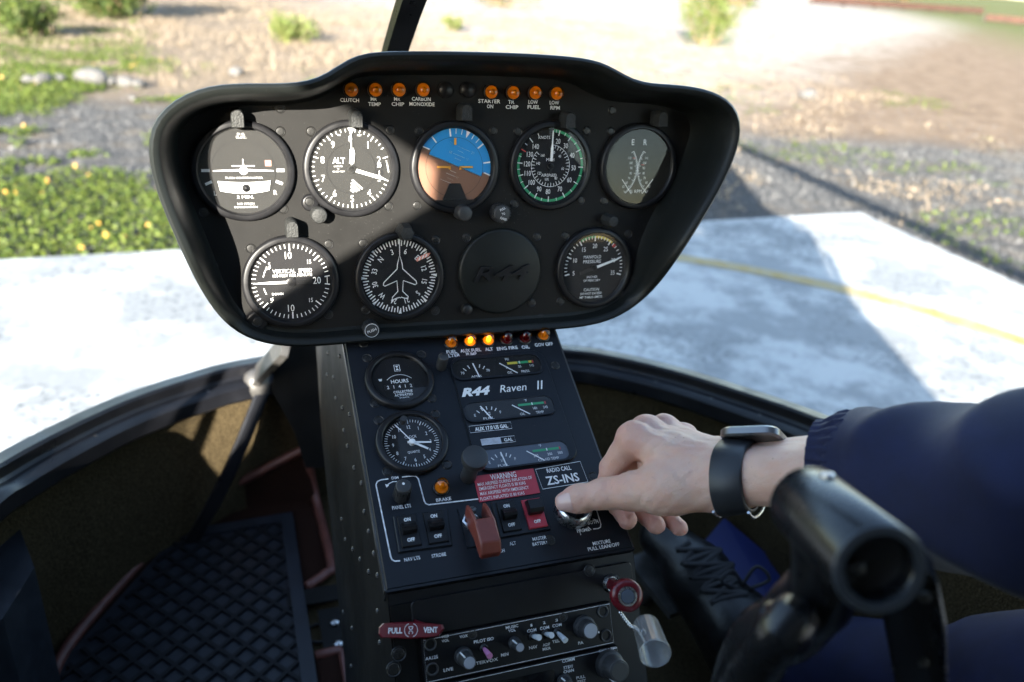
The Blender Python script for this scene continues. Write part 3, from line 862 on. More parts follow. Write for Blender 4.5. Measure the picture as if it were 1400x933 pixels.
for sg in (-1, 1):
    mb = MB(); rows = []
    for t in np.linspace(0.05, 1, 14):
        y_ = -0.55 + sg * 5.0 * t; z_ = 3.18 - 0.16 * t * t; hw = 0.10 if t < 0.1 else 0.128
        rows.append([(XC - hw, y_, z_), (XC - hw * .4, y_, z_ + .013), (XC + hw * .5, y_, z_ + .014), (XC + hw, y_, z_), (XC + hw * .5, y_, z_ - .012), (XC - hw, y_, z_)])
    hp(mb.grid(rows), 'rotor_blade', 'alu', 60)
for sg in (-1, 1):
    x_ = XC + sg * 1.0
    hp(MB().tube(spline([(x_, 1.25, 0.30), (x_, 1.02, 0.09), (x_, 0.7, 0.036), (x_, -1.6, 0.036)], 5), 0.035), 'skid', 'hull', 40)
    for y_ in (0.45, -1.05):
        hp(MB().tube([(x_, y_, 0.05), (XC + sg * 0.45, y_, 0.64)], 0.035), 'skid_leg', 'hull', 40)
# keel strip, joint, nose bulkhead
jt = at_z(350, 508, 1.045)
s_top = at_z(357, 528, 1.02); s_bot = at_z(262, 706, FLOOR + 0.01) + np.array([0, -0.05, 0])
ss = [s_top + (s_bot - s_top) * t + np.array([0, -0.028 * math.sin(t * 3.14) - 0.022, 0]) for t in np.linspace(0, 1, 8)]
hp(MB().sweep(ss, [(-0.0115, 0), (0.0115, 0), (0.0115, 0.006), (0.008, 0.009), (-0.008, 0.009), (-0.0115, 0.006)], ups=(0, -1, 0)), 'keel_strip', 'frame', 30)
jm = MB().lathe([(0.020, -0.03), (0.024, -0.012), (0.021, 0.008), (0.011, 0.017), (0, 0.019)], 16, jt + np.array([0.0, -0.02, -0.005]))
hp(jm, 'frame_joint', 'alu', 50)
u0 = jt + np.array([0.0, -0.02, 0.0]); u1 = at_y(392, 470, 1.12)
hp(MB().sweep([u0, (u0 + u1) / 2, u1], [(-0.020, -0.006), (0.020, -0.006), (0.020, 0.006), (-0.020, 0.006)], ups=(0, -0.7, 0.7)), 'frame_strut', 'alu')
pts = [(0.05, 1.285, 1.10), (0.05, 1.275, 0.99), (0.085, 1.255, FLOOR), (0.33, 1.255, FLOOR), (0.33, 1.285, 1.35), (0.14, 1.22, 1.35)]
hp(MB().add([at_y(374, 500, 1.27), at_y(372, 535, 1.265), at_y(402, 590, 1.255), at_y(418, 640, 1.25), at_y(520, 640, 1.25), at_y(520, 470, 1.27), at_y(395, 470, 1.27)], [tuple(range(7))]), 'nose_bulkhead', 'side')
# black moulded box low on the left, blue board and pedal on the right
bp_ = [at_z(-30, 690, 0.99), at_z(16, 693, 0.99), at_z(47, 776, 0.99), at_z(4, 845, 0.99), at_z(-60, 900, 0.99)]
mb = MB(); n = len(bp_)
mb.add(bp_ + [np.array([p[0], p[1], FLOOR + .002]) for p in bp_], [tuple(range(n))[::-1]] + [(i, (i + 1) % n, n + (i + 1) % n, n + i) for i in range(n)])
o = hp(mb, 'door_pocket', 'rubber')
# ================================================================= INSTRUMENT PANEL
P_ALT = np.array([0.10307, 0.69257, 1.56688])          # altimeter centre
PN = Plane(P_ALT, 80.0)                                # face leaning ten degrees back
panel = thing('instrument_panel', PN.mat, 'black hooded instrument panel with nine round gauges behind the windshield', 'instrument panel')
rim_px = [(201, 190), (205, 232), (218, 275), (236, 318), (256, 362), (277, 402), (303, 438), (332, 461), (366, 472), (410, 476), (455, 473), (500, 469), (580, 464), (660, 459), (740, 453),
          (790, 449), (832, 440), (866, 422), (897, 394), (930, 350), (960, 303), (988, 255), (1006, 213), (1015, 180), (1012, 156), (998, 136), (968, 122), (930, 116), (893, 114), (870, 110), (850, 99),
          (834, 88), (812, 81), (770, 76), (700, 72), (620, 70), (550, 70), (505, 71), (482, 76), (464, 88), (450, 100), (432, 109), (400, 114), (360, 114), (318, 114), (282, 118), (250, 129), (224, 147), (207, 168)]
def hood_depth(v):
    t = min(1, max(0, (v + 0.150) / 0.095)); t = t * t * (3 - 2 * t)
    return 0.012 + 0.049 * t
rim = []
for px, py in rim_px:
    h = 0.05
    for _ in range(6):
        q = PN.loc(px, py, h); h = hood_depth(q[1])
    rim.append((q[0], q[1], h))
rim = resample(spline(rim, 8, closed=True), 150)
for _ in range(3): rim = (np.roll(rim, 1, 0) + 2 * rim + np.roll(rim, -1, 0)) / 4
def offset_in(P, d):
    t = np.roll(P[:, :2], -2, 0) - np.roll(P[:, :2], 2, 0); t /= np.linalg.norm(t, axis=1)[:, None]
    nrm = np.stack([-t[:, 1], t[:, 0]], 1)
    return P[:, :2] + nrm * np.asarray(d).reshape(-1, 1)
area = np.sum(rim[:, 0] * np.roll(rim[:, 1], -1) - np.roll(rim[:, 0], -1) * rim[:, 1])
sgn = 1 if area > 0 else -1
hz = rim[:, 2]
dep = 0.0105 + 0.0035 * (hz - 0.012) / 0.049
def ring(d, h): 
    q = offset_in(rim, sgn * np.asarray(d) * np.ones(len(rim)))
    return np.column_stack([q, h * np.ones(len(rim))])
rings = [ring(dep + 0.003, 0.0), ring(dep, hz * 0.10), ring(dep * 0.92, hz * 0.45), ring(dep * 0.80, hz * 0.80), ring(0.0082, hz - 0.003), ring(0.0062, hz + 0.0005), ring(0.0030, hz + 0.0018),
         ring(0.0008, hz + 0.0002), ring(0.0, hz - 0.003), ring(0.0015, hz - 0.010), ring(0.007, hz * 0.4 - 0.004), ring(0.014, -0.03 * np.ones(len(rim))), ring(0.03, -0.09 * np.ones(len(rim)))]
if sgn < 0: rings = [r[::-1] for r in rings]
NR = len(rim)
mb = MB()
mb.add(np.vstack(rings), [(j * NR + i, j * NR + (i + 1) % NR, (j + 1) * NR + (i + 1) % NR, (j + 1) * NR + i) for j in range(len(rings) - 1) for i in range(NR)] + [tuple((len(rings) - 1) * NR + i for i in range(NR))])
mb.build('hood', 'hood', panel, 50)
fo = rings[0][:, :2]
MB().poly(fo if sgn > 0 else fo, 0.0).build('panel_face', 'panel', panel)

# ---- shared small pieces --------------------------------------------------
def screw_mesh():
    mb = MB().lathe([(0.0034, 0.0), (0.0034, 0.0003), (0.0030, 0.0005), (0.0017, 0.0006)], 14)
    mb.box((0, 0, 0.0007), (0.0044, 0.0008, 0.0005)); mb.box((0, 0, 0.00065), (0.0008, 0.0044, 0.0005))
    ringm = MB().lathe([(0.0046, 0.0002), (0.0042, 0.0006), (0.0037, 0.0002)], 16, close=False)
    mb.add(ringm.v, ringm.f)
    me = bpy.data.meshes.new('screw'); me.from_pydata(mb.v, [], mb.f); me.validate(); me.materials.append(MT['screw']); me.update()
    return me
SCREW = screw_mesh()
def screw(parent, u, v, h=0.0, s=1.0):
    o = bpy.data.objects.new('screw', SCREW); COL.objects.link(o)
    o.parent = parent; o.location = (u, v, h); o.rotation_euler = (0, 0, random.uniform(0, 1.5)); o.scale = (s, s, s)
    return o
def part(mb, name, m, parent, smooth=None, loc=None, label=None, kind=None):
    o = mb.build(name, m, parent, smooth, loc=loc)
    if label: o['label'] = label
    if kind: o['kind'] = kind
    return o
def legend(parent, plane, s, px, py, wpx, hpx, m='white', h=0.0004, bold=0.018, shear=0.0, slope=None, lines=None):
    """print s centred on pixel (px,py) of a face, wpx pixels wide and hpx pixels high"""
    c = plane.loc(px, py, h)
    e = plane.loc(px + 1, py, h) - c; n = plane.loc(px, py - 1, h) - c
    w = wpx * np.linalg.norm(e); hh = hpx * abs(n[1])
    mb = MB().text(s, 0, 0, hh, h, w=w, bold=bold, shear=shear)
    return part(mb, 'legend', m, parent, loc=(c[0], c[1], 0))
ZD, ZM, ZN = 0.0008, 0.0012, 0.0030
def bezel(parent, name, u, v, R, Rd, label, dial='dial', glass='gaugeglass', H=0.0062, m='bezel', n=56):
    mb = MB().lathe([(R, 0.0), (R, H - 0.0022), (R - 0.0009, H - 0.0006), (R - 0.0022, H), (R - 0.0048, H), (R - 0.0056, H - 0.0008), (Rd + 0.0026, H - 0.0012), (Rd + 0.0016, H - 0.002), (Rd, ZD)], n, close=False)
    g = part(mb, name, m, parent, 40, (u, v, 0), label)
    part(MB().lathe([(Rd + 0.0003, ZD), (0, ZD)], n, close=False), 'dial', dial, g)
    part(MB().lathe([(Rd + 0.0022, H - 0.0022), (0, H - 0.0022)], n, close=False), 'cover_glass', glass, g)
    return g
def post_light(parent, u, v, w=0.0105, h=0.0150, L=0.017, name='post_light', tilt=0.0):
    n = 10
    pr = [(-w / 2, 0)] + [(-w / 2 * math.cos(a), h - w / 2 + w / 2 * math.sin(a)) for a in np.linspace(0, math.pi, n)] + [(w / 2, 0)]
    m_ = len(pr); V = []
    for z, s_, dy in ((0, 1.0, 0), (L - 0.0012, 0.96, -0.0015), (L, 0.86, -0.0010)):
        V += [(p[0] * s_, p[1] * s_ + dy + (0.001 if z else 0), z) for p in pr]
    F = [tuple(range(2 * m_, 3 * m_))[::-1]] + [(r * m_ + i, r * m_ + (i + 1) % m_, (r + 1) * m_ + (i + 1) % m_, (r + 1) * m_ + i) for r in (0, 1) for i in range(m_)]
    mb = MB().add(V, [f[::-1] for f in F])
    return part(mb, name, 'rub', parent, 40, (u, v, 0.001))
def knob(parent, name, u, v, r, H, m='satin', h0=0.0, n=24, label=None, ridges=0):
    prof = [(r * 1.02, h0), (r, h0 + H * 0.5), (r * 0.97, h0 + H - 0.0016), (r * 0.88, h0 + H - 0.0003), (r * 0.80, h0 + H), (0, h0 + H)]
    mb = MB().lathe(prof, n, close=False)
    if ridges:
        for i in range(ridges):
            a = 2 * math.pi * i / ridges; d = np.array([math.cos(a), math.sin(a), 0]); t = np.array([-d[1], d[0], 0])
            mb.box(d * r + np.array([0, 0, h0 + H * 0.48]), (0.0009, 0.0010, H * 0.85), [d, t, np.array([0, 0, 1.0])])
    return part(mb, name, m, parent, 40, (u, v, 0), label)
def needle(parent, ang, pts, m='cream', name='needle', z=ZN):
    """pts: outline in (across, along) before turning clockwise by ang"""
    a = math.radians(ang); ca, sa = math.cos(a), math.sin(a)
    return part(MB().prism([(p[0] * ca + p[1] * sa, -p[0] * sa + p[1] * ca) for p in pts], z - 0.0005, z), name, m, parent)
def pivot(parent, r, m='black', z=ZN + 0.0006):
    return part(MB().lathe([(r, ZD), (r, z), (r * .7, z + .0004), (0, z + .0004)], 16, close=False), 'needle_hub', m, parent, 40)
def polar(ang, r): return np.array([math.sin(math.radians(ang)) * r, math.cos(math.radians(ang)) * r])
def ploc(px, py): return PN.loc(px, py)
R31 = 0.0415

# 1 turn coordinator ---------------------------------------------------------
u, v = ploc(333, 234)
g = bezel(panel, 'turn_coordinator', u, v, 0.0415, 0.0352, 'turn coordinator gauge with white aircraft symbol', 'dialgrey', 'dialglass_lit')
mb = MB()
mb.arc(0, 360, 0.0253, 0.0257, ZM)
part(mb, 'inner_ring', 'black', g)
mb = MB()
mb.poly([(-0.0240, -0.0002), (0.0240, -0.0002), (0.0240, 0.0006), (0.003, 0.0016), (-0.003, 0.0016), (-0.0240, 0.0006)], ZM + 0.0006)
mb.arc(0, 360, 0.0, 0.0033, ZM + 0.0006, (0, 0.0003), 20)
mb.poly([(-0.0006, 0.003), (0.0006, 0.003), (0.0004, 0.0098), (-0.0004, 0.0098)], ZM + 0.0006)
mb.poly([(-0.0090, 0.0038), (0.0090, 0.0038), (0.0090, 0.0047), (-0.0090, 0.0047)], ZM + 0.0008)
part(mb, 'aircraft_symbol', 'cream', g)
mb = MB()
for sg in (-1, 1):
    mb.line((sg * 0.0265, 0.0005), (sg * 0.0330, 0.0005), 0.0024, ZM)
    mb.line((sg * 0.0255, -0.0085), (sg * 0.0308, -0.0108), 0.0022, ZM)
for s, x_, y_, h_, w_ in (('D.C.', 0, 0.0300, 0.0018, 0.006), ('ELEC.', 0, 0.0275, 0.0018, 0.008), ('TURN COORDINATOR', 0, -0.0055, 0.0016, 0.030), ('L', -0.0236, -0.0178, 0.0040, None), ('R', 0.0245, -0.0178, 0.0040, None),
                          ('2 MIN.', 0, -0.0213, 0.0026, 0.0135), ('NO PITCH', 0, -0.0270, 0.0017, 0.0135), ('INFORMATION', 0, -0.0298, 0.0017, 0.0185)):
    mb.text(s, x_, y_, h_, ZM, w=w_, bold=0.0)
part(mb, 'dial_markings', 'white', g)
up = [(x_, -0.0092 + 0.9 * x_ * x_ * 3) for x_ in np.linspace(-0.021, 0.021, 15)]
lo = [(x_ * .93, -0.0185 + 0.9 * x_ * x_ * 6) for x_ in np.linspace(0.021, -0.021, 15)]
part(MB().prism(lo[::-1] + up[::-1], ZD, ZM + 0.0012), 'slip_tube', 'cream', g)
part(MB().lathe([(0.0040, 0), (0.0028, 0.0026), (0, 0.0036)], 18, (0.0012, -0.0140, ZM), close=False), 'slip_ball', 'black', g, 60)
part(MB().box((0.0200, 0.0065, ZM + .0003), (0.0052, 0.0050, 0.0004)), 'warning_flag', mat('flag_dull_red', (0.30, 0.16, 0.12), 0.6), g)
lt = ploc(325, 173); post_light(panel, lt[0], lt[1])

# 2 altimeter ---------------------------------------------------------------
u, v = ploc(480, 231)
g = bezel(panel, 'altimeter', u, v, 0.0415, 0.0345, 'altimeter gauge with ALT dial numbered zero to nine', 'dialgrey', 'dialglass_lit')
part(MB().arc(0, 360, 0.0208, 0.0212, ZM), 'inner_ring', 'black', g)
mb = MB()
for i in range(50):
    a = i * 7.2
    if 62 < a < 106 and i % 5: continue
    mb.tick(a, 0.0293 if i % 5 == 0 else 0.0312, 0.0338, 0.0009 if i % 5 == 0 else 0.0007, ZM)
for i in range(10):
    c = polar(i * 36, 0.0255); mb.text(str(i), c[0], c[1], 0.0062, ZM, bold=0.0)
mb.text('ALT', -0.0105, 0.0072, 0.0052, ZM, w=0.0105, bold=0.015)
mb.text('100', -0.0095, 0.0285, 0.0015, ZM); mb.text('FEET', 0.0078, 0.0285, 0.0015, ZM)
mb.text('CALIBRATED', -0.0112, 0.0022, 0.0011, ZM, w=0.0075); mb.text('TO', -0.0112, 0.0000, 0.0010, ZM); mb.text('20,000 FEET', -0.0108, -0.0022, 0.0011, ZM, w=0.0105)
mb.text('ALTIMETER', 0.0318, 0.002, 0.0012, ZM, rot=80, w=0.011)
for xa_, ya_, xb_, yb_ in ((0.5, -9.3, 9.0, -17.3), (-0.6, -12.0, 6.6, -18.6), (-1.0, -15.0, 4.2, -19.6), (-1.2, -17.8, 1.5, -20.2)):   # striped sector
    mb.line((xa_ * .001, ya_ * .001), (xb_ * .001, yb_ * .001), 0.0014, ZM)
part(mb, 'dial_markings', 'white', g)
mb = MB().box((0.0243, 0.0030, ZM), (0.0066, 0.0044, 0.0003)); mb.box((0.0243, -0.0030, ZM), (0.0066, 0.0044, 0.0003))
part(mb, 'pressure_window', 'black', g)
mb = MB(); mb.text('30', 0.0243, 0.0030, 0.0032, ZM + .0004, bold=.02); mb.text('1', 0.0243, -0.003, 0.0032, ZM + .0004, bold=.03)
part(mb, 'pressure_digits', 'white', g)
needle(g, 1, [(-0.0004, 0.0345), (-0.0030, 0.0345), (0, 0.029), (0.0030, 0.0345), (0.0004, 0.0345)][1:4], z=ZN + .0002)
needle(g, 1, [(-0.0004, 0.0), (0.0004, 0.0), (0.0004, 0.0320), (-0.0004, 0.0320)], z=ZN + .0004)
needle(g, 3, [(-0.0020, 0.0045), (0.0018, 0.0045), (0.0026, 0.013), (0.0012, 0.0180), (-0.0018, 0.0165)])
needle(g, 107, [(-0.0015, 0.0040), (0.0015, 0.0040), (0.0014, 0.0265), (0.0, 0.0320), (-0.0014, 0.0265)], z=ZN + .0010)
pivot(g, 0.0036, 'dialgrey')
lt = ploc(484, 173); post_light(panel, lt[0], lt[1])
c = PN.loc(424, 277) - (u, v); knob(g, 'adjuster_boss', c[0], c[1], 0.0075, 0.004, 'bezel')
c2 = PN.loc(434, 292, 0.0) - (u, v); knob(g, 'setting_knob', c2[0], c2[1], 0.0070, 0.016, 'rub')
screw(g, c[0] - 0.001, c[1] + .001, 0.004, 0.9)

# 3 attitude indicator --------------------------------------------------------
u, v = ploc(621, 229)
g = bezel(panel, 'attitude_indicator', u, v, 0.0415, 0.0345, 'attitude indicator with blue sky over tilted brown earth', 'dial', 'gaugeglass')
BK = 22.0                                                                # bank of the card
def half(r, a0, a1, z, off=0.0, n=40):
    pts = [polar(a, r) for a in np.linspace(a0, a1, n)]
    return MB().poly(pts[::-1], z)
h0_ = 270 + BK
hz0 = polar(h0_ + 10, 0.0345); hz1 = polar(h0_ + 170, 0.0345)
part(half(0.0343, h0_ + 10, h0_ + 170, ZD + .0003), 'sky_ring', 'blue', g)
part(half(0.0343, h0_ + 170, h0_ + 370, ZD + .0003), 'earth_ring', 'brown', g)
part(half(0.0265, h0_ + 4, h0_ + 176, ZD + .0007), 'sky_card', 'blue', g)
part(half(0.0265, h0_ + 176, h0_ + 364, ZD + .0007), 'earth_card', 'brown', g)
mb = MB().arc(0, 360, 0.0263, 0.0268, ZM + .0002)
part(mb, 'card_edge', 'black', g)
mb = MB()
def bk(x_, y_): 
    a = math.radians(-BK); return np.array([x_ * math.cos(a) - y_ * math.sin(a), x_ * math.sin(a) + y_ * math.cos(a)])
mb.line(bk(-0.0262, 0.0018), bk(0.0262, 0.0018), 0.0009, ZM + .0003)
mb.line(bk(-0.0342, 0.006), bk(-0.0275, 0.006), 0.0012, ZM + .0003); mb.line(bk(0.0342, 0.006), bk(0.0275, 0.006), 0.0012, ZM + .0003)
for y_, hw in ((0.0078, 0.0032), (0.0112, 0.0058), (0.0150, 0.0032), (0.0185, 0.0080), (-0.0040, 0.003), (-0.0075, 0.0055), (-0.011, 0.003), (-0.0145, 0.0085)):
    mb.line(bk(-hw, y_), bk(hw, y_), 0.0006, ZM + .0003)
for y_, t_, hw in ((0.0112, '10', 0.0085), (0.0185, '20', 0.0108)):
    for sg in (-1, 1):
        c = bk(sg * hw, y_); mb.text(t_, c[0], c[1], 0.0027, ZM + .0003, rot=BK)
c = bk(0.006, -0.0075); mb.text('10', c[0], c[1], .0024, ZM + .0003, rot=BK)
c = bk(0.010, -0.0145); mb.text('20', c[0], c[1], .0024, ZM + .0003, rot=BK)
for a, w_, r0 in ((-60, .0013, .0275), (-30, .0013, .0275), (-20, .0007, .0295), (-10, .0007, .0295), (10, .0007, .0295), (20, .0007, .0295), (30, .0013, .0275), (60, .0013, .0275)):
    mb.tick(a + BK, r0, 0.0342, w_, ZM + .0003)
mb.poly([polar(BK, 0.0280), polar(BK - 3.4, 0.0342), polar(BK + 3.4, 0.0342)][::-1], ZM + .0003)
part(mb, 'card_markings', 'white', g)
mb = MB().box((0, 0.0230, ZN), (0.0020, 0.0060, 0.0006)); part(mb, 'bank_pointer', 'orange', g)
mb = MB()
mb.box((0.0105, 0.0005, ZN), (0.0125, 0.0016, 0.0008)); mb.box((0.0050, -0.0002, ZN), (0.0018, 0.0030, 0.0008))
mb.box((-0.0105, 0.0005, ZN), (0.0125, 0.0016, 0.0008)); mb.box((-0.0050, -0.0002, ZN), (0.0018, 0.0030, 0.0008))
part(mb, 'wing_symbol', 'orange', g)
part(MB().prism([(-0.0115, -0.0292), (0.0115, -0.0292), (0.0050, -0.0142), (-0.0050, -0.0142)], ZD + .001, ZN + 0.0004, bevel=.0005), 'symbol_pedestal', 'bezel', g)
low = [polar(a, 0.0352) for a in np.linspace(146, 214, 16)]
part(MB().prism([p for p in low[::-1]], ZD, 0.0052), 'lower_cover', 'bezel', g)
c = PN.loc(629, 289) - (u, v); knob(g, 'setting_knob', c[0], c[1], 0.0072, 0.018, 'satin')
lt = ploc(631, 164); post_light(panel, lt[0], lt[1])
c = ploc(681, 290); k_ = knob(panel, 'cage_knob', c[0], c[1], 0.0085, 0.013, 'satin', ridges=22, label='ridged knob printed PULL TO CAGE')
mb = MB()
mb.text('PULL', 0, 0.0045, 0.0022, 0.0133, rot=-25); mb.text('TO', 0.0008, 0.0, 0.0020, 0.0133, rot=-10); mb.text('CAGE', 0.001, -0.0045, 0.0022, 0.0133, rot=20)
part(mb, 'knob_print', 'white', k_)

# 4 airspeed ------------------------------------------------------------------
u, v = ploc(752, 227)
g = bezel(panel, 'airspeed_indicator', u, v, 0.0415, 0.0350, 'airspeed gauge in knots with a green outer arc', 'dial')
asi = {0: -2, 10: 6, 20: 14, 30: 36, 40: 63, 50: 92, 60: 121, 70: 152, 80: 182, 90: 207, 100: 231, 110: 254, 120: 275, 130: 297, 140: 319}
part(MB().arc(4, 291, 0.0312, 0.0336, ZM), 'green_arc', 'green', g)
mb = MB()
for k_, a in asi.items():
    if k_ >= 20:
        mb.tick(a, 0.0285, 0.0335, 0.0008, ZM + .0003)
        c = polar(a + (2 if k_ < 90 else 0), 0.0238); mb.text(str(k_), c[0], c[1], 0.0049, ZM + .0003, bold=.0, sx=0.72)
    if 20 <= k_ < 140:
        mb.tick((a + asi[k_ + 10]) / 2, 0.0308, 0.0335, 0.0006, ZM + .0003)
mb.tick(8, .0308, .0335, .0006, ZM + .0003); mb.tick(335, .0300, .0325, .0006, ZM)
mb.arc(-8 + 10, 312, 0.0192, 0.0196, ZM)
for i in range(33):
    mb.tick(4 + i * 9.6, 0.0166 if i % 2 else 0.0158, 0.0194, 0.0005, ZM)
for t_, a in (('20', 12), ('40', 45), ('60', 101), ('80', 152), ('100', 195), ('120', 239), ('140', 281), ('160', 320)):
    c = polar(a, 0.0128); mb.text(t_, c[0], c[1], 0.0028, ZM, bold=0, sx=.75)
mb.text('KNOTS', -0.0072, 0.0262, 0.0029, ZM, w=0.0115, bold=0); mb.text('MPH', -0.0005, 0.0058, 0.0030, ZM, w=0.008, bold=0); mb.text('AIRSPEED', -0.0012, -0.0085, 0.0028, ZM, w=0.0155, bold=0)
part(mb, 'dial_markings', 'white', g)
part(MB().tick(297, 0.0285, 0.034, 0.0009, ZM + .0006), 'red_line', 'red', g)
needle(g, 1.5, [(-0.0012, 0.0045), (0.0012, 0.0045), (0.0012, 0.0165), (0.0005, 0.0195), (0.0004, 0.0325), (-0.0004, 0.0325), (-0.0005, 0.0195), (-0.0012, 0.0165)])
needle(g, 181, [(-0.0010, 0), (0.0010, 0), (0.0010, 0.0075), (-0.0010, 0.0075)], 'black'); pivot(g, 0.0030)
lt = ploc(770, 174); post_light(panel, lt[0], lt[1])

# 5 dual tachometer ------------------------------------------------------------
u, v = ploc(871, 228)
g = bezel(panel, 'dual_tachometer', u, v, 0.0415, 0.0365, 'dual tachometer marked E and R with crossed scales', 'dialolive_refl')
mb = MB()
mb.text('E', -0.0068, 0.0235, 0.0058, ZM, bold=0.01); mb.text('R', 0.0066, 0.0235, 0.0058, ZM, bold=0.01)
for sg in (-1, 1):
    cx_, r_ = sg * 0.0302, 0.0300                                       # centre of the scale circle
    for i in range(31):
        ph = math.radians(-52 + i * (86 / 30)); e_ = 1 if i % 5 == 0 else 0
        d = np.array([-sg * math.cos(ph), math.sin(ph)]); p = np.array([cx_, -0.002]) + d * r_
        mb.line(p, p - d * (0.0030 if e_ else 0.0016) * (1), 0.0005, ZM)
    mb.arc(90 + (38 if sg < 0 else 0) - (0 if sg < 0 else -180 - 142 + 180), 90, 0, 0, ZM) if False else None
    pts = []
    for ph in np.linspace(-52, 34, 24):
        d = np.array([-sg * math.cos(math.radians(ph)), math.sin(math.radians(ph))]); pts.append(np.array([cx_, -0.002]) + d * r_)
    mb.pline(pts, 0.0005, ZM)
    for i, t_ in enumerate(('50', '60', '70', '80', '90', '100', '110')):
        ph = math.radians(-47 + i * 12.2)
        d = np.array([-sg * math.cos(ph), math.sin(ph)]); p = np.array([cx_, -0.002]) + d * (r_ - 0.0066)
        mb.text(t_, p[0], p[1], 0.0026, ZM, bold=0, sx=.72)
    mb.line((sg * 0.0170, -0.0120), (sg * 0.0060, -0.0262), 0.0007, ZN)
mb.text('% RPM', 0, -0.0238, 0.0034, ZM, w=0.0135, bold=0)
part(mb, 'dial_markings', 'white', g)
part(MB().line((0.0035, .0018), (0.007, .0018), .0007, ZM + .0002).line((-0.003, .008), (-.006, .0085), .0007, ZM + .0002), 'red_line', 'red', g)
lt = ploc(894, 172); post_light(panel, lt[0], lt[1])

# 6 vertical speed ---------------------------------------------------------------
u, v = ploc(398, 385)
g = bezel(panel, 'vertical_speed_indicator', u, v, 0.0415, 0.0350, 'vertical speed gauge with its needle pointing left', 'dial')
mb = MB()
vs = [(0, 1), (1, 0), (2, 0), (3, 0), (4, 0), (5, 1)]
for sg in (-1, 1):
    for i in range(26):
        a = 270 + sg * (i * 6.9)
        if i > 24: continue
        M_ = i in (6, 13, 20)
        mb.tick(a, 0.0275 if M_ else 0.0300, 0.0335, 0.0011 if M_ else 0.0007, ZM)
    for t_, a, h_ in (('5', 312, .0042), ('10', 357, .0066), ('15', 43, .0040)):
        aa = a if sg > 0 else 540 - a
        c = polar(aa, 0.0238); mb.text(t_, c[0], c[1], h_, ZM, bold=.0, sx=.8)
mb.text('20', 0.0222, 0.0004, 0.0066, ZM, bold=0, sx=.8)
mb.line((0.0290, 0.0032), (0.0335, 0.0040), .0010, ZM); mb.line((0.0290, -0.0032), (0.0335, -0.0040), .0010, ZM); mb.line((0.0312, 0.0034), (0.0312, -0.0034), .0006, ZM)
mb.text('VERTICAL  SPEED', 0.0015, 0.0098, 0.0036, ZM, w=0.0335, bold=-.005); mb.text('100 FEET PER MINUTE', 0.0015, 0.0058, 0.0028, ZM, w=0.0335, bold=-.005)
mb.text('UP', -0.0185, 0.0130, 0.0028, ZM); mb.text('DOWN', -0.0120, -0.0105, 0.0022, ZM, w=.0095)
mb.arc(282, 302, 0.0235, 0.0243, ZM); mb.arc(258, 244, 0.0235, 0.0243, ZM)
mb.text('5', -0.0165, -0.0150, 0.003, ZM)
part(mb, 'dial_markings', 'white', g)
needle(g, 270, [(-0.0012, -0.0020), (0.0012, -0.0020), (0.0010, 0.0185), (0.0003, 0.0320), (-0.0003, 0.0320), (-0.0010, 0.0185)])
needle(g, 90, [(-0.0022, 0.002), (0.0022, 0.002), (0.0022, 0.0180), (-0.0022, 0.0180)], 'black'); pivot(g, 0.004)
lt = ploc(398, 320); post_light(panel, lt[0], lt[1])
c = PN.loc(351, 438) - (u, v); knob(g, 'adjuster_boss', c[0], c[1], 0.0095, 0.005, 'bezel'); screw(g, c[0], c[1], 0.005)

# 7 heading gyro -----------------------------------------------------------------
u, v = ploc(546, 378)
g = bezel(panel, 'heading_indicator', u, v, 0.0415, 0.0360, 'heading gyro with white aeroplane outline and compass letters', 'dial')
HD = 46.0
mb = MB()
for i in range(72):
    mb.tick(i * 5 - HD, 0.0285 if i % 2 == 0 else 0.0300, 0.0340, 0.0010, ZM)
for i, t_ in enumerate(('N', '3', '6', 'E', '12', '15', 'S', '21', '24', 'W', '30', '33')):
    c = polar(i * 30 - HD, 0.0240); mb.text(t_, c[0], c[1], 0.0052, ZM, rot=i * 30 - HD, bold=.005, sx=.8)
for a in range(0, 360, 45):
    c = [polar(a, 0.0310), polar(a - 2.4, 0.0352), polar(a + 2.4, 0.0352)]
    mb.poly(c[::-1], ZM + .0003)
out = [(0, 0.0205), (0.0022, 0.0120), (0.0026, 0.0075), (0.0150, -0.0045), (0.0156, -0.0068), (0.0142, -0.0080), (0.0030, -0.0035), (0.0022, -0.0135), (0.0075, -0.0190), (0.0072, -0.0212), (0.0008, -0.0192), (0, -0.0200)]
out = out + [(-x_, y_) for x_, y_ in out[::-1][1:-1]]
mb.pline(out, 0.0008, ZN, closed=True)
mb.line((0, 0.0205), (0, 0.0335), 0.0007, ZN)
part(mb, 'dial_markings', 'white', g)
fl = MB().prism([(0.0150, 0.0150), (0.0160, 0.0138), (0.0270, 0.0185), (0.0285, 0.0215), (0.0250, 0.0212), (0.016, 0.0172)], ZN, ZN + .0006)
part(fl, 'warning_flag', mat('flag_salmon', (0.75, 0.30, 0.22), 0.5), g)
mb = MB()
for i in range(3): mb.line((0.0175 + i * .0032, 0.0150 + i * .0014), (0.0190 + i * .0032, 0.0180 + i * .0013), 0.0011, ZN + .0009)
part(mb, 'flag_stripes', 'white', g)
c = PN.loc(552, 316); kb = MB().lathe([(0.0085, 0), (0.0085, 0.004), (0.0075, 0.012), (0.0060, 0.016), (0, 0.017)], 6, close=False); part(kb, 'post_light', 'rub', panel, 30, (c[0], c[1], 0))
c = ploc(505, 447); k_ = knob(panel, 'push_knob', c[0], c[1], 0.0072, 0.013, 'satin', ridges=16, label='small knob printed PUSH below the heading gyro')
part(MB().text('PUSH', 0, 0, 0.0026, 0.0133, w=.0085, rot=-20).arc(0, 360, .0060, .0064, .0133), 'knob_print', 'dimwhite', k_)

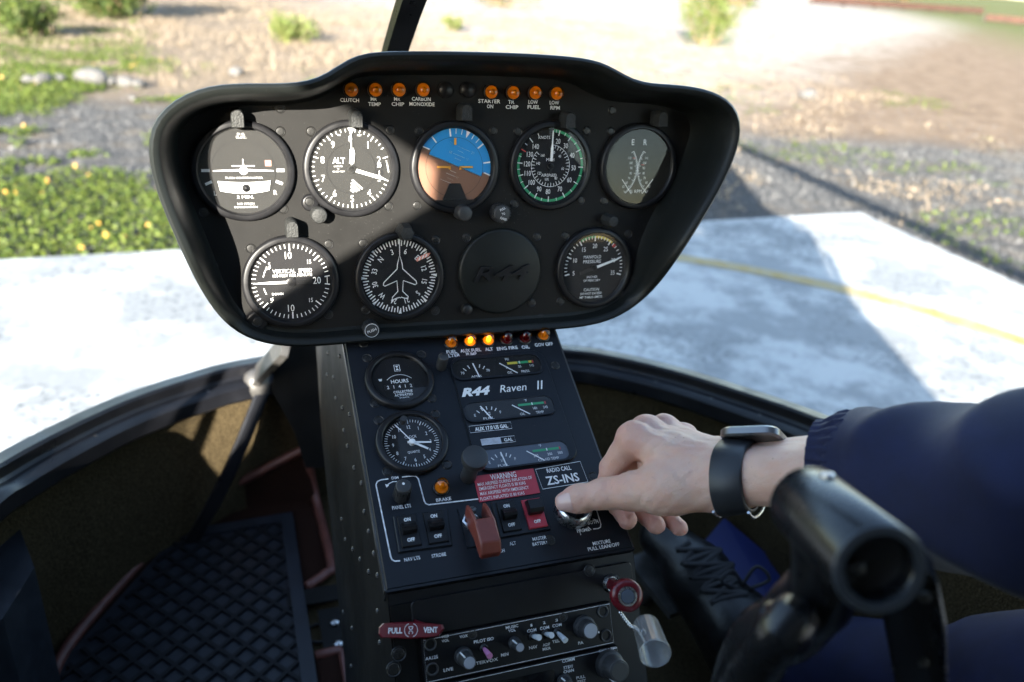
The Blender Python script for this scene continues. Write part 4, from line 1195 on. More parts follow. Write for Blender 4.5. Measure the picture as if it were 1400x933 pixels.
# 8 blank cover ------------------------------------------------------------------
u, v = ploc(683, 371)
mb = MB().lathe([(0.0415, 0), (0.0415, 0.0030), (0.0405, 0.0042), (0.0385, 0.0048), (0, 0.0048)], 64, close=False)
g = part(mb, 'blank_cover', 'hood', panel, 40, (u, v, 0), 'round black blanking cover embossed R44')
mb = MB()
tv, tf = text_geo('R44', 0.28, 0.012)
X = (tv[:, 0] - tv[:, 0].mean()) * 0.0560 / np.ptp(tv[:, 0]); Y = (tv[:, 1] - CAP / 2) * 0.0150 / CAP
nT = len(X)
edges = {}
for f in tf:
    for i in range(len(f)):
        e_ = (f[i], f[(i + 1) % len(f)]); edges[e_] = edges.get(e_, 0) + 1
bnd = [e_ for e_ in edges if (e_[1], e_[0]) not in edges]
mb.add([(a, b, 0.0078) for a, b in zip(X, Y)] + [(a, b, 0.0046) for a, b in zip(X, Y)], list(tf) + [(b + nT, b, a, a + nT) if False else (a + nT, b + nT, b, a) for a, b in bnd])
part(mb, 'embossed_letters', 'bezel', g)
c = ploc(637, 422); knob(panel, 'trim_button', c[0], c[1], 0.0052, 0.007, 'screw')

# 9 manifold pressure ----------------------------------------------------------------
u, v = ploc(811, 366)
g = bezel(panel, 'manifold_pressure_gauge', u, v, 0.0410, 0.0345, 'manifold pressure gauge with green and yellow arcs', 'dial')
ma = {5: 258, 10: 292, 15: 328, 20: 0, 25: 33, 30: 72, 35: 105}
aa = lambda x_: np.interp(x_, list(ma.keys()), [258 - 360, 292 - 360, 328 - 360, 0, 33, 72, 105])
part(MB().arc(aa(15.5), aa(20), .0300, .0322, ZM - .0002), 'green_arc', 'green', g); part(MB().arc(aa(20.2), aa(25.6), .0300, .0322, ZM - .0002), 'yellow_arc', 'yellow', g)
part(MB().arc(aa(26), aa(26.8), .0285, .0318, ZM - .0002), 'red_line', 'red', g)
mb = MB()
for x_ in range(5, 36):
    b_ = x_ % 5 == 0
    mb.tick(aa(x_), 0.0268 if b_ else 0.0290, 0.0318, 0.0013 if b_ else 0.0008, ZM)
    if b_:
        c = polar(aa(x_), 0.0222); mb.text(str(x_), c[0], c[1], 0.0047, ZM, bold=0, sx=.8)
for s, y_, h_, w_ in (('MANIFOLD', 0.0112, 0.0034, 0.0190), ('PRESSURE', 0.0065, 0.0034, 0.0195), ('INCHES', -0.0132, 0.0024, 0.0115), ('OF MERCURY', -0.0168, 0.0024, 0.0185), ('CAUTION', -0.0262, 0.0032, 0.0170)):
    mb.text(s, -0.002 if y_ > 0 else -0.0012, y_ - (0 if y_ > 0 else -.004), h_, ZM, w=w_, bold=0)
mb.text('DO NOT EXCEED', -0.0012, -0.0262, 0.0023, ZM, w=0.0235, bold=.01); mb.text('MP TABLE LIMITS', -0.0012, -0.0300, 0.0023, ZM, w=0.0250, bold=.01)
part(mb, 'dial_markings', 'white', g)
needle(g, 72, [(-0.0013, 0.0030), (0.0013, 0.0030), (0.0010, 0.0240), (0, 0.0300), (-0.0010, 0.0240)])
needle(g, 252, [(-0.0016, 0), (0.0016, 0), (0.0016, 0.016), (-0.0016, 0.016)], 'black'); pivot(g, 0.003)
c = ploc(829, 300); k_ = MB().lathe([(0.0065, 0), (0.0062, 0.014), (0.005, 0.0165), (0, 0.017)], 8, close=False); part(k_, 'post_light', 'rub', panel, 30, (c[0], c[1], 0))

# screws, warning lights and their words ------------------------------------------------
for px, py in [(383, 148), (383, 180), (425, 180), (533, 178), (531, 282), (387, 286), (279, 290), (837, 151), (835, 180), (708, 180), (802, 179), (573, 180), (674, 179), (570, 281), (703, 279), (794, 274), (826, 275), (911, 274),
               (343, 340), (449, 334), (496, 333), (596, 328), (595, 425), (484, 452), (449, 430), (291, 364), (638, 325), (734, 324), (773, 323), (859, 320), (898, 335), (766, 412), (850, 404), (727, 414), (739, 435), (500, 424)]:
    c = ploc(px, py); screw(panel, c[0], c[1], 0.0, 0.95)
def lamp(parent, u, v, kind, label, r=0.0056, H=0.0105, lean=0.0):
    body = MB().lathe([(r * 1.12, 0), (r * 1.12, 0.0018), (r * 1.02, 0.0024), (r, 0.0024)], 24, close=False)
    g = part(body, 'warning_light', 'screw' if kind != 'blank' else 'black', parent, 40, (u, v, 0), label)
    if kind == 'blank':
        part(MB().lathe([(r * 1.05, 0.0018), (r * 0.9, 0.0030), (0, 0.0034)], 24, close=False), 'cap', 'black', g, 60); return g
    ln = MB().lathe([(r * 0.98, 0.0020), (r * 0.98, H * 0.42), (r * 0.90, H * 0.66), (r * 0.66, H * 0.90), (r * 0.34, H * 0.985), (0, H)], 24, close=False)
    part(ln, 'lens', {'amber': 'amber', 'lit': 'amberlit', 'red': 'redlens'}[kind], g, 80)
    part(MB().lathe([(r * .92, .0022), (r * .5, .0016), (0, .0014)], 20, close=False), 'reflector', 'reflector' if kind != 'red' else 'reflector_red', g, 60)
    part(MB().lathe([(r * .22, .0016), (r * .36, H * .30), (r * .40, H * .46), (r * .28, H * .62), (0, H * .68)], 14, close=False), 'bulb', {'lit': 'bulb', 'red': 'reflector_red', 'amber': 'reflector'}[kind], g, 80)
    return g
for px, py, t, k in [(480, 123, ['CLUTCH'], 'amber'), (513, 123, ['MR', 'TEMP'], 'amber'), (545, 123, ['MR', 'CHIP'], 'amber'), (578, 123, ['CARBON', 'MONOXIDE'], 'amber'), (609, 123, [], 'blank'), (639, 123, [], 'blank'),
                     (671, 126, ['STARTER', 'ON'], 'amber'), (701, 127, ['TR', 'CHIP'], 'amber'), (731, 127, ['LOW', 'FUEL'], 'amber'), (760, 128, ['LOW', 'RPM'], 'amber')]:
    c = ploc(px, py)
    lamp(panel, c[0], c[1], k, ('amber warning light above the words ' + ' '.join(t)) if t else 'blanked warning light socket in the top row', r=0.0062)
    for i, s in enumerate(t):
        legend(panel, PN, s, px - 2 + (1 if i else 0), py + 12.5 + i * 7 + (1.5 if len(t) == 1 else 0), len(s) * 4.3, 5.2)

# ================================================================= CENTRE CONSOLE
P_CON = np.array([0.1965, 0.6653, 1.4124])
CN = Plane(P_CON, 26.0)
con = thing('center_console', CN.mat, 'black sloping center console with switches, gauges and warning lights', 'console')
bl = CN.loc(525, 810); br = CN.loc(858, 750); tl = CN.loc(470, 465); tr = CN.loc(758, 450)
HWC = 0.1045; VB = -0.2375
face = MB().prism([(-HWC, VB), (HWC, VB), (HWC, 0.004), (-HWC, 0.004)], -0.003, 0.0, bevel=0.0012)
part(face, 'console_face', 'console', con)
lip = MB().box((0, VB - 0.001, -0.009), (2 * HWC + .001, 0.002, 0.018)); part(lip, 'face_lip', 'console', con)
for sx in (-1, 1):
    part(MB().box((sx * (HWC + 0.0008), VB / 2, -0.0055), (0.0014, -VB, 0.0075)), 'face_edge', 'alu', con)
# side plates: profile in the (forward, up) plane
prof_yz = [(0.668, 1.409), (0.452, 1.304), (0.425, 1.262), (0.36, 1.158), (0.26, 1.0), (0.26, FLOOR + .002), (0.60, FLOOR + .002), (0.70, 0.968), (0.822, 1.096), (0.886, 1.165), (0.928, 1.27), (0.96, 1.40)]
def yz_plate(x0, x1, poly):
    n = len(poly)
    return MB().add([(x0, *p) for p in poly] + [(x1, *p) for p in poly], [tuple(range(n)), tuple(range(n, 2 * n))[::-1]] + [(i, n + i, n + (i + 1) % n, (i + 1) % n) for i in range(n)])
XL, XR = XC - 0.1045, XC + 0.1045
sideL = yz_plate(XL, XL + 0.003, prof_yz).build('side_plate', 'side', con, world=True)
sideR = yz_plate(XR - 0.003, XR, prof_yz).build('side_plate', 'side', con, world=True)
RIV = MB().lathe([(0.0026, 0), (0.0022, 0.0013), (0.001, 0.0019), (0, 0.002)], 8, ax=[(0, 1, 0), (0, 0, 1), (-1, 0, 0)], close=False)
rmesh = bpy.data.meshes.new('rivet'); rmesh.from_pydata(RIV.v, [], RIV.f); rmesh.materials.append(MT['alu']); rmesh.update()
for px, py in [(449, 483), (465, 487), (448, 513), (457, 516), (460, 545), (469, 558), (479, 567), (471, 589), (485, 640), (495, 661), (468, 710), (499, 700), (473, 738), (483, 751), (493, 765), (505, 782), (512, 757), (517, 787), (470, 837), (517, 836), (520, 879), (482, 859), (481, 911), (476, 610), (505, 727)]:
    w = at_x(px, py, XL)
    o = bpy.data.objects.new('rivet', rmesh); COL.objects.link(o); o.parent = sideL; o.matrix_parent_inverse = parent_world(sideL).inverted(); o.location = w + np.array([-0.0002, 0, 0])
# top cover under the panel, front of the lower stack
STK = Plane((XC, 0.4485, 1.3005), 58.0)
MB().add([(XL, 0.668, 1.4085), (XR, 0.668, 1.4085), (XR, 0.955, 1.398), (XL, 0.955, 1.398)], [(0, 1, 2, 3)]).build('top_cover', 'side', con, world=True)
n_ = MB(); hw = 0.1035
n_.add([STK.P + STK.X * a + STK.U * b for a, b in ((-hw, -0.36), (hw, -0.36), (hw, 0.004), (-hw, 0.004))], [(0, 1, 2, 3)])
n_.build('stack_front', 'black', con, world=True)
cl = lambda px, py, h=0.0: CN.loc(px, py, h)

for px, py, t, k in [(616, 471, ['FUEL', 'FILTER'], 'amber'), (642, 469, ['AUX FUEL', 'PUMP'], 'lit'), (667, 467.5, ['ALT'], 'lit'), (692, 466, ['ENG FIRE'], 'red'), (717, 464.5, ['OIL'], 'red'), (742, 461, ['GOV OFF'], 'amber')]:
    c = cl(px, py)
    lamp(con, c[0], c[1], k, {'amber': 'unlit amber', 'lit': 'glowing amber', 'red': 'dark red'}[k] + ' warning light above the words ' + ' '.join(t), r=0.0058, H=0.0125)
    for i, s in enumerate(t):
        legend(con, CN, s, px + 1.5 + i, py + 10 + i * 5.2, len(s) * 3.6, 4.6, 'dimwhite')
c = cl(603, 668); lamp(con, c[0], c[1], 'amber', 'amber warning light above the word BRAKE', r=0.0062, H=0.0130)

# hour meter -----------------------------------------------------------------
c = cl(546, 521)
g = bezel(con, 'hour_meter', c[0], c[1], 0.0312, 0.0265, 'round hour meter reading collective activated hours', 'dial', H=0.0055)
mb = MB()
mb.arc(-48, 48, 0.0148, 0.0153, ZM, (0, -0.009))
mb.pline([(-0.0024, 0.0100), (0.0024, 0.0100), (0.0024, 0.0170), (-0.0024, 0.0170)], 0.0006, ZM, True)
mb.poly([(-0.0015, 0.0110), (0.0015, 0.0110), (0, 0.0136)], ZM); mb.poly([(-0.0015, 0.0160), (0, 0.0134), (0.0015, 0.0160)], ZM)
mb.text('HOURS', 0, -0.0010, 0.0040, ZM, w=0.0160, bold=.02); mb.text('COLLECTIVE', 0.001, -0.0125, 0.0026, ZM, w=.0172); mb.text('ACTIVATED', 0.001, -0.0160, 0.0026, ZM, w=.0165)
mb.text('QUARTZ', 0.001, -0.0190, 0.0012, ZM, w=.009)
mb.poly([(-0.0180, 0.0005), (-0.0160, 0.0005), (-0.0155, 0.0030), (-0.0190, 0.0030)], ZM)
for i, s in enumerate('21412'): mb.text(s, -0.0116 + i * 0.0052, -0.0070, 0.0036, ZM + .0004, bold=.01)
part(mb, 'dial_markings', 'white', g)
part(MB().box((-0.0012, -0.0070, ZM), (0.027, 0.0056, 0.0003)), 'digit_drum', 'black', g)
# clock -------------------------------------------------------------------------
c = cl(563, 607)
g = bezel(con, 'clock', c[0], c[1], 0.0312, 0.0262, 'round quartz clock with white hands', 'dial', H=0.0070)
mb = MB()
for i in range(60): mb.tick(i * 6, 0.0196 if i % 5 == 0 else 0.0210, 0.0236, 0.0007 if i % 5 == 0 else .0005, ZM)
for i in range(1, 13):
    q = polar(i * 30, 0.0163); mb.text(str(i), q[0], q[1], 0.0035, ZM, bold=0, sx=.8)
mb.text('CLOCK', 0, 0.0065, 0.0028, ZM, w=.0105, bold=0); mb.text('QUARTZ', 0, -0.0085, 0.0024, ZM, w=.0105, bold=0)
part(mb, 'dial_markings', 'white', g)
needle(g, 97, [(-.0009, -.004), (.0009, -.004), (.0007, .0165), (-.0007, .0165)], z=ZN); needle(g, 124, [(-.0011, -.003), (.0011, -.003), (.0008, .0150), (-.0008, .0150)], z=ZN + .0006)
needle(g, -33, [(-.0004, -.004), (.0004, -.004), (.0003, .0215), (-.0003, .0215)], z=ZN + .0012); pivot(g, 0.0026, 'cream', ZN + .0016)
part(MB().lathe([(0.0030, ZD), (0.0028, 0.008), (0, 0.0085)], 14, (-0.004, 0.0215, 0), close=False), 'setting_stem', 'satin', g, 40)
# small black posts with round tops
c = cl(603, 502); k_ = knob(con, 'lamp_post', c[0], c[1], 0.0050, 0.017, 'satin', label='small black lamp post beside the hour meter')
c = cl(640, 652)
pst = MB().lathe([(0.0070, 0), (0.0066, 0.006), (0.0066, 0.026), (0.0105, 0.027), (0.0112, 0.031), (0.0106, 0.0345), (0.0092, 0.0352), (0, 0.0352)], 28, close=False)
part(pst, 'push_pull_knob', 'satin', con, 40, (c[0], c[1], 0), 'flat topped black knob on a stalk beside the fuel gauge')
# gauge cluster insert ------------------------------------------------------------
cor = [cl(652, 647), cl(788, 632), cl(745, 478), cl(613, 490)]
u0, u1 = (cor[0][0] + cor[3][0]) / 2, (cor[1][0] + cor[2][0]) / 2; v0, v1 = (cor[0][1] + cor[1][1]) / 2, (cor[2][1] + cor[3][1]) / 2
def rrect(x0, y0, x1, y1, r, n=6):
    P = []
    for cx_, cy_, a0 in ((x1 - r, y1 - r, 0), (x0 + r, y1 - r, 90), (x0 + r, y0 + r, 180), (x1 - r, y0 + r, 270)):
        for a in np.linspace(a0, a0 + 90, n): P.append((cx_ + r * math.cos(math.radians(a)), cy_ + r * math.sin(math.radians(a))))
    return P
ins = part(MB().prism(rrect(u0, v0, u1, v1, 0.012), 0.0, 0.0022, bevel=0.001), 'gauge_cluster', 'console', con, None, None, 'raised black insert holding three pairs of small gauges')
ZI = 0.0026
MT['stripglass'] = glass_mat('strip_glass', gloss=0.7, dust=0.010)
def strip_gauge(px4, kind, dial):
    P = [cl(*p, 0.0025) for p in px4]
    x0 = (P[0][0] + P[3][0]) / 2; x1 = (P[1][0] + P[2][0]) / 2; y1 = (P[0][1] + P[1][1]) / 2; y0 = (P[2][1] + P[3][1]) / 2
    lab = {'amps': 'ammeter and oil pressure strip gauge', 'aux': 'auxiliary fuel and oil temperature strip gauge', 'fuel': 'fuel and cylinder head temperature strip gauge with painted blue grey reflection'}[kind]
    rr_ = rrect(x0, y0, x1, y1, min(0.010, (y1 - y0) * .42)); n = len(rr_)
    fr = MB(); big = rrect(x0 - .0016, y0 - .0016, x1 + .0016, y1 + .0016, min(0.0115, (y1 - y0) * .45))
    fr.add([(*p, 0.0020) for p in big] + [(*p, 0.0042) for p in big] + [(*p, 0.0042) for p in rr_] + [(*p, 0.0024) for p in rr_], [(j * n + i, j * n + (i + 1) % n, (j + 1) * n + (i + 1) % n, (j + 1) * n + i) for j in range(3) for i in range(n)])
    o = part(fr, 'strip_gauge', 'console', con, None, None, lab)
    part(MB().poly(rr_, ZI), 'dial', dial, o)
    part(MB().poly(rr_, 0.0038), 'cover_glass', 'stripglass', o)
    W_, H_ = x1 - x0, y1 - y0; Z = ZI + .0004
    mb = MB(); L_ = lambda a, b: (x0 + a * W_, y0 + b * H_)
    s_ = {'amps': ('70', '', '70', 'AMPS'), 'aux': ('E', '1/2', 'F', 'FUEL'), 'fuel': ('E', '1/2', 'F', 'FUEL')}[kind]
    for i, a in enumerate((-40, -21, 0, 20, 36)):
        q0 = np.array(L_(0.245, -0.05)); d = np.array([math.sin(math.radians(a)), math.cos(math.radians(a))])
        mb.line(q0 + d * H_ * .62, q0 + d * H_ * .80, .0008, Z)
    mb.text(s_[0], *L_(.10, .33), .0030, Z, bold=0); mb.text(s_[2], *L_(.385, .36), .0030, Z, bold=0); mb.text(s_[1], *L_(.25, .36), .0030, Z, bold=0); mb.text(s_[3], *L_(.24, .10), .0024, Z, w=.010, bold=0)
    for t_, a, b in {'amps': (('PSI', .63, .86), ('55', .75, .42), ('115', .89, .42), ('PRESS.', .80, .14), ('0', .60, .42), ('OIL', .62, .14)), 'aux': (('°F', .70, .86), ('180', .78, .38), ('245', .90, .38), ('TEMP', .82, .13), ('OIL', .62, .13)),
                     'fuel': (('°F', .70, .88), ('200', .62, .38), ('350', .78, .38), ('500', .90, .38), ('CYL HD TEMP', .75, .13))}[kind]:
        mb.text(t_, *L_(a, b), .0027, Z, bold=0)
    part(mb, 'dial_markings', 'white', o)
    part(MB().line(L_(.60 if kind != 'amps' else .74, .63), L_(.90 if kind != 'amps' else .86, .63), H_ * .12, Z), 'green_arc', 'green', o)
    if kind == 'amps': part(MB().line(L_(.62, .63), L_(.735, .63), H_ * .12, Z).line(L_(.865, .63), L_(.90, .63), H_ * .12, Z), 'yellow_arc', 'yellow', o)
    part(MB().line(L_(.905, .63), L_(.92, .63), H_ * .14, Z), 'red_line', 'red', o)
    part(MB().line(L_(.76, .56), L_(.76, .70), .0009, Z + .0003), 'arc_mark', 'white', o)
    part(MB().line(L_(.27, .0 + .02), L_({'amps': .235, 'aux': .18, 'fuel': .245}[kind], .78), .0012, Z + .0006), 'needle', 'cream', o)
    part(MB().line(L_(.70, .06), L_(.53, .66), .0010, Z + .0006), 'needle', 'cream', o)
strip_gauge([(617, 493), (737.5, 486), (741, 510), (620, 520)], 'amps', 'dial')
strip_gauge([(634, 552), (755, 542), (758, 566), (637, 577)], 'aux', 'dial')
MT['dialblue_refl'] = mat('dial_blue_reflection', (0.055, 0.070, 0.098), 0.45)  # bluish reflection on the fuel gauge put into its dial colour
strip_gauge([(654, 615), (775, 604), (779, 630), (656, 641)], 'fuel', 'dialblue_refl')
legend(con, CN, 'R44', 650.5, 535, 42, 11, h=0.0026, bold=.05, shear=.35); legend(con, CN, 'Raven', 701, 530, 38, 10.5, h=0.0026, bold=.0, shear=.35); legend(con, CN, 'II', 738, 526, 11, 12.5, h=0.0026, bold=.0, shear=.3)
def sticker(px4, m, h=0.0026, label=None, name='sticker'):
    P = [cl(*p, h) for p in px4]
    return part(MB().prism(P, h - .0004, h), name, m, con, None, None, label)
sticker([(643, 592), (700, 586), (698, 577), (641, 583)], 'console', 0.0027); 
P = [cl(*p, 0.0029) for p in [(643, 592), (700, 586), (698, 577), (641, 583)]]
part(MB().pline(P, .0004, .0029, True), 'sticker_border', 'dimwhite', con)
legend(con, CN, 'AUX 17.0 US GAL', 672, 584.6, 46, 5.2, h=0.0030, bold=.03)
sticker([(659, 609), (686, 606.5), (684, 598.5), (657, 601)], 'sticker', 0.0027, 'pale worn sticker above the fuel gauge'); legend(con, CN, 'GAL', 695, 601, 12, 4.6, h=0.0028)
P = [cl(*p, 0.0029) for p in [(659, 609), (705, 604), (703, 596), (657, 601)]]; part(MB().pline(P, .0004, .0029, True), 'sticker_border', 'dimwhite', con)
# placards -----------------------------------------------------------------------
pw = sticker([(655.5, 687), (738.5, 674), (729, 640.5), (647, 651.5)], 'pinkred', 0.0010, 'red warning placard about emergency floats', 'warning_placard')
legend(con, CN, 'WARNING', 688, 650.5, 36, 8, h=.0013, bold=.01)
for s, x_, y_, w_ in (('MAX AIRSPEED DURING INFLATION OF', 690.5, 657.7, 76), ('EMERGENCY FLOATS IS 80 KIAS', 687, 664.3, 65), ('MAX AIRSPEED WITH EMERGENCY', 690, 670.8, 68), ('FLOATS INFLATED IS 80 KIAS', 687, 678.2, 62)):
    legend(con, CN, s, x_, y_, w_, 4.6, h=.0013, bold=.005)
P = [cl(*p, 0.0006) for p in [(742, 669), (804, 659), (793, 631), (732, 642)]]
part(MB().pline(P, .0005, .0006, True), 'placard_border', 'white', con)
legend(con, CN, 'RADIO CALL', 764, 641.5, 34, 6, h=.0006); legend(con, CN, 'ZS-INS', 769, 654.5, 46, 12, h=.0006, bold=.02)
def path_line(pts, w=0.0011):
    P = [cl(*p, .0005) for p in pts]
    return part(MB().pline(P, w, .0005), 'guide_line', 'dimwhite', con)
path_line([(531, 655), (521, 656.3), (516, 658.5), (514, 663), (534, 761), (536, 765.5), (540, 767.5), (547, 767)])
path_line([(549.5, 652.5), (564, 650.8), (569, 651.8), (572, 655), (580, 685), (582, 688.6), (586, 690.4), (654, 682.4)])
path_line([(815.5, 697), (821.5, 717), (821, 721), (818, 722.8), (811, 723.6)], .0009)
path_line([(544, 658.5), (537, 658.8), (531, 662), (529, 664.5)], .0008)
part(MB().poly([cl(526.5, 662, .0005), cl(528.5, 667, .0005), cl(532, 663.5, .0005)], .0005), 'arrow_head', 'white', con)
for s, x_, y_, w_, h_ in (('DIM', 540, 653.3, 9.5, 3.6), ('PANEL LTS', 549, 693, 26, 5), ('BRAKE', 606.5, 682.8, 21, 4.6), ('NAV LTS', 563.5, 764, 22, 5), ('STROBE', 600, 759, 20, 5), ('CLUTCH', 680, 754, 20, 5), ('ALT', 701, 743, 9, 5), ('MASTER', 737.5, 736, 19.5, 4.8), ('BATTERY', 738.5, 742.8, 21.5, 4.8),
                      ('BOTH', 810.5, 714, 15, 5), ('PRIME', 797.5, 724.8, 18, 5), ('MIXTURE', 822.5, 741.5, 25, 5), ('PULL LEAN/OFF', 825.5, 747.5, 45, 5)):
    legend(con, CN, s, x_, y_, w_, h_, 'dimwhite')
for px, py in [(502, 490), (576, 485), (513, 552), (590, 545), (518, 575), (595, 567), (530, 645), (611, 636), (759, 500), (811, 652), (497, 470), (752, 739)]:
    c = cl(px, py); screw(con, c[0], c[1], 0, 1.0)
# panel light dimmer --------------------------------------------------------------
c = cl(548.5, 679); k_ = knob(con, 'dimmer_knob', c[0], c[1], 0.0066, 0.019, 'satin', ridges=20, label='ridged dimmer knob above the words PANEL LTS')
part(MB().arc(0, 360, 0, .0011, .0194, (0, .0015)), 'pointer_dot', 'white', k_)
# rocker switches ------------------------------------------------------------------
def rocker(px4, on, off, col='black', label='', thrown=False):
    P = [cl(*p) for p in px4]
    x0 = (P[0][0] + P[3][0]) / 2; x1 = (P[1][0] + P[2][0]) / 2; y1 = (P[0][1] + P[1][1]) / 2; y0 = (P[2][1] + P[3][1]) / 2
    W_, H_ = x1 - x0, y1 - y0; cx_, cy_ = (x0 + x1) / 2, (y0 + y1) / 2
    o = part(MB().prism([(-W_ / 2, -H_ / 2), (W_ / 2, -H_ / 2), (W_ / 2, H_ / 2), (-W_ / 2, H_ / 2)], 0.0022, 0.0042, bevel=.0008), 'rocker_switch', col, con, None, (cx_, cy_, 0), label)
    yy = H_ * (0.03 if not thrown else 0.16)
    hL = 0.010 if not thrown else 0.0135
    pr = [(-0.0042, 0.004), (-0.0030, hL), (-0.0006, hL + .0012), (0.0030, hL - 0.002), (0.0062, 0.004)] if not thrown else [(-0.006, 0.004), (-0.0066, hL * .8), (-0.0040, hL), (0.0046, hL * .9), (0.0070, 0.004)]
    w2 = W_ * .36; n = len(pr)
    part(MB().add([(-w2, yy + a, b) for a, b in pr] + [(w2, yy + a, b) for a, b in pr], [tuple(range(n)), tuple(range(n, 2 * n))[::-1]] + [(i, n + i, n + (i + 1) % n, (i + 1) % n) for i in range(n)]), 'paddle', 'black', o)
    mb = MB()
    if on: mb.text(on, 0, H_ * .34, H_ * .11, .0046, bold=.04)
    mb.text(off, 0, -H_ * .30, H_ * .11, .0046, bold=.04)
    part(mb, 'switch_print', 'white', o)
for q in ([(537, 708), (611, 697), (618, 747), (545, 757)], [(671, 689), (740, 680), (752, 725), (683, 737)]):
    P = [cl(*p) for p in q]
    part(MB().prism([P[3], P[2], P[1], P[0]], 0, 0.0024, bevel=.0008), 'switch_plate', 'console', con)
rocker([(542, 709), (568.5, 705), (575, 748), (549, 752)], 'ON', 'OFF', 'black', 'black rocker switch above the words NAV LTS')
rocker([(578, 704), (605, 700), (612, 743), (585, 747)], 'ON', 'OFF', 'black', 'black rocker switch above the word STROBE')
rocker([(677, 690.5), (702.5, 687), (711.5, 727), (687, 731)], 'ON', 'OFF', 'black', 'black rocker switch above the word ALT')
rocker([(711.5, 686.5), (735.5, 683.5), (749, 722), (722, 726)], '', 'OFF', 'pinkred', 'red rocker switch above the words MASTER BATTERY, thrown on', True)
# clutch switch with lifted guard ----------------------------------------------------
c = cl(640, 722)
cs = part(MB().box((0, 0, 0.001), (0.022, 0.034, 0.002)), 'clutch_switch', 'console', con, None, (c[0] + .006, c[1], 0), 'guarded clutch switch under a red brown cover')
part(MB().lathe([(0.0075, 0.002), (0.0075, 0.0055), (0.0060, 0.0062), (0.0055, 0.0030), (0.0025, 0.0030)], 6, (-0.0035, 0.004, 0), close=False), 'hex_nut', 'steel', cs, 30)
part(MB().tube([(-0.0035, 0.004, 0.003), (-0.003, 0.009, 0.016)], [.0022, .0028], 10), 'toggle', 'steel', cs, 40)
gd = MB()
# two cheeks and a closed front, swung down over the toggle
W2 = 0.0084
def cheek(x0, x1):
    poly = [(0.013, 0.004), (0.017, 0.016), (0.010, 0.022), (-0.004, 0.030), (-0.024, 0.030), (-0.030, 0.024), (-0.030, 0.018), (-0.012, 0.014), (0.004, 0.004)]
    n = len(poly)
    gd.add([(x0, a, b) for a, b in poly] + [(x1, a, b) for a, b in poly], [tuple(range(n)), tuple(range(n, 2 * n))[::-1]] + [(i, n + i, n + (i + 1) % n, (i + 1) % n) for i in range(n)])
cheek(-W2, -W2 + .0028); cheek(W2 - .0028, W2)
fr_ = [(-0.002, 0.0295), (-0.023, 0.0312), (-0.0305, 0.0255), (-0.0305, 0.0175), (-0.027, 0.0175), (-0.022, 0.0275), (-0.002, 0.0262)]
n = len(fr_); gd.add([(-W2 + .0004, a, b) for a, b in fr_] + [(W2 - .0004, a, b) for a, b in fr_], [tuple(range(n)), tuple(range(n, 2 * n))[::-1]] + [(i, n + i, n + (i + 1) % n, (i + 1) % n) for i in range(n)])
go = part(gd, 'guard', 'guard', cs, 30, (0.0005, -0.004, 0))
bv = go.modifiers.new('bevel', 'BEVEL'); bv.width = 0.0012; bv.segments = 2
# ignition ---------------------------------------------------------------------------
c = cl(782, 699)
ig = part(MB().lathe([(0.0165, 0), (0.0163, 0.0055), (0.0152, 0.0095), (0.0128, 0.0112), (0.0110, 0.0100), (0.0100, 0.006)], 36, close=False), 'ignition_switch', 'steel', con, 50, (c[0], c[1], 0), 'silver ringed ignition switch gripped by the hand')
part(MB().lathe([(0.0100, 0.0065), (0.0092, 0.0085), (0, 0.0085)], 24, close=False), 'key_barrel', 'black', ig, 40)
part(MB().prism([(-0.0035, -0.010), (0.0035, -0.010), (0.0045, 0.009), (0.0, 0.0135), (-0.0045, 0.009)], 0.0085, 0.024, bevel=.0015), 'switch_lever', 'black', ig)
part(MB().tick(150, .0185, .0225, .0006, .0005).tick(178, .0185, .0225, .0006, .0005).tick(122, .0185, .0225, .0006, .0005), 'position_marks', 'dimwhite', ig)
# ================================================================= LOWER STACK
sl = lambda px, py, h=0.0: STK.loc(px, py, h)
def quad_avg(P):
    return (P[0][0] + P[3][0]) / 2, (P[1][0] + P[2][0]) / 2, (P[2][1] + P[3][1]) / 2, (P[0][1] + P[1][1]) / 2
class Sub:                                                    # a face parallel to the stack, raised by h
    def __init__(s, base, h): s.b = base; s.h = h
    def loc(s, px, py, h=0.0): return s.b.loc(px, py, h + s.h)
# blank upper plate
blank = MB().prism(rrect(-0.088, -0.030, 0.100, -0.003, 0.004), 0.0004, 0.0030, bevel=.0008)
part(blank, 'blank_plate', 'black', con).matrix_basis = con.matrix_basis.inverted() @ STK.mat
scr_root = part(MB().prism(rrect(-0.1033, -0.30, -0.086, -0.004, 0.002), 0.0002, 0.0020), 'edge_strip', 'side', con); scr_root.matrix_basis = con.matrix_basis.inverted() @ STK.mat
for px, py in ((545, 894), (538, 915)):
    c = sl(px, py, .002); screw(scr_root, c[0], c[1], 0.002, 1.3)
c = sl(806, 780, .003); so = screw(scr_root, c[0], c[1], 0.003, 1.1)
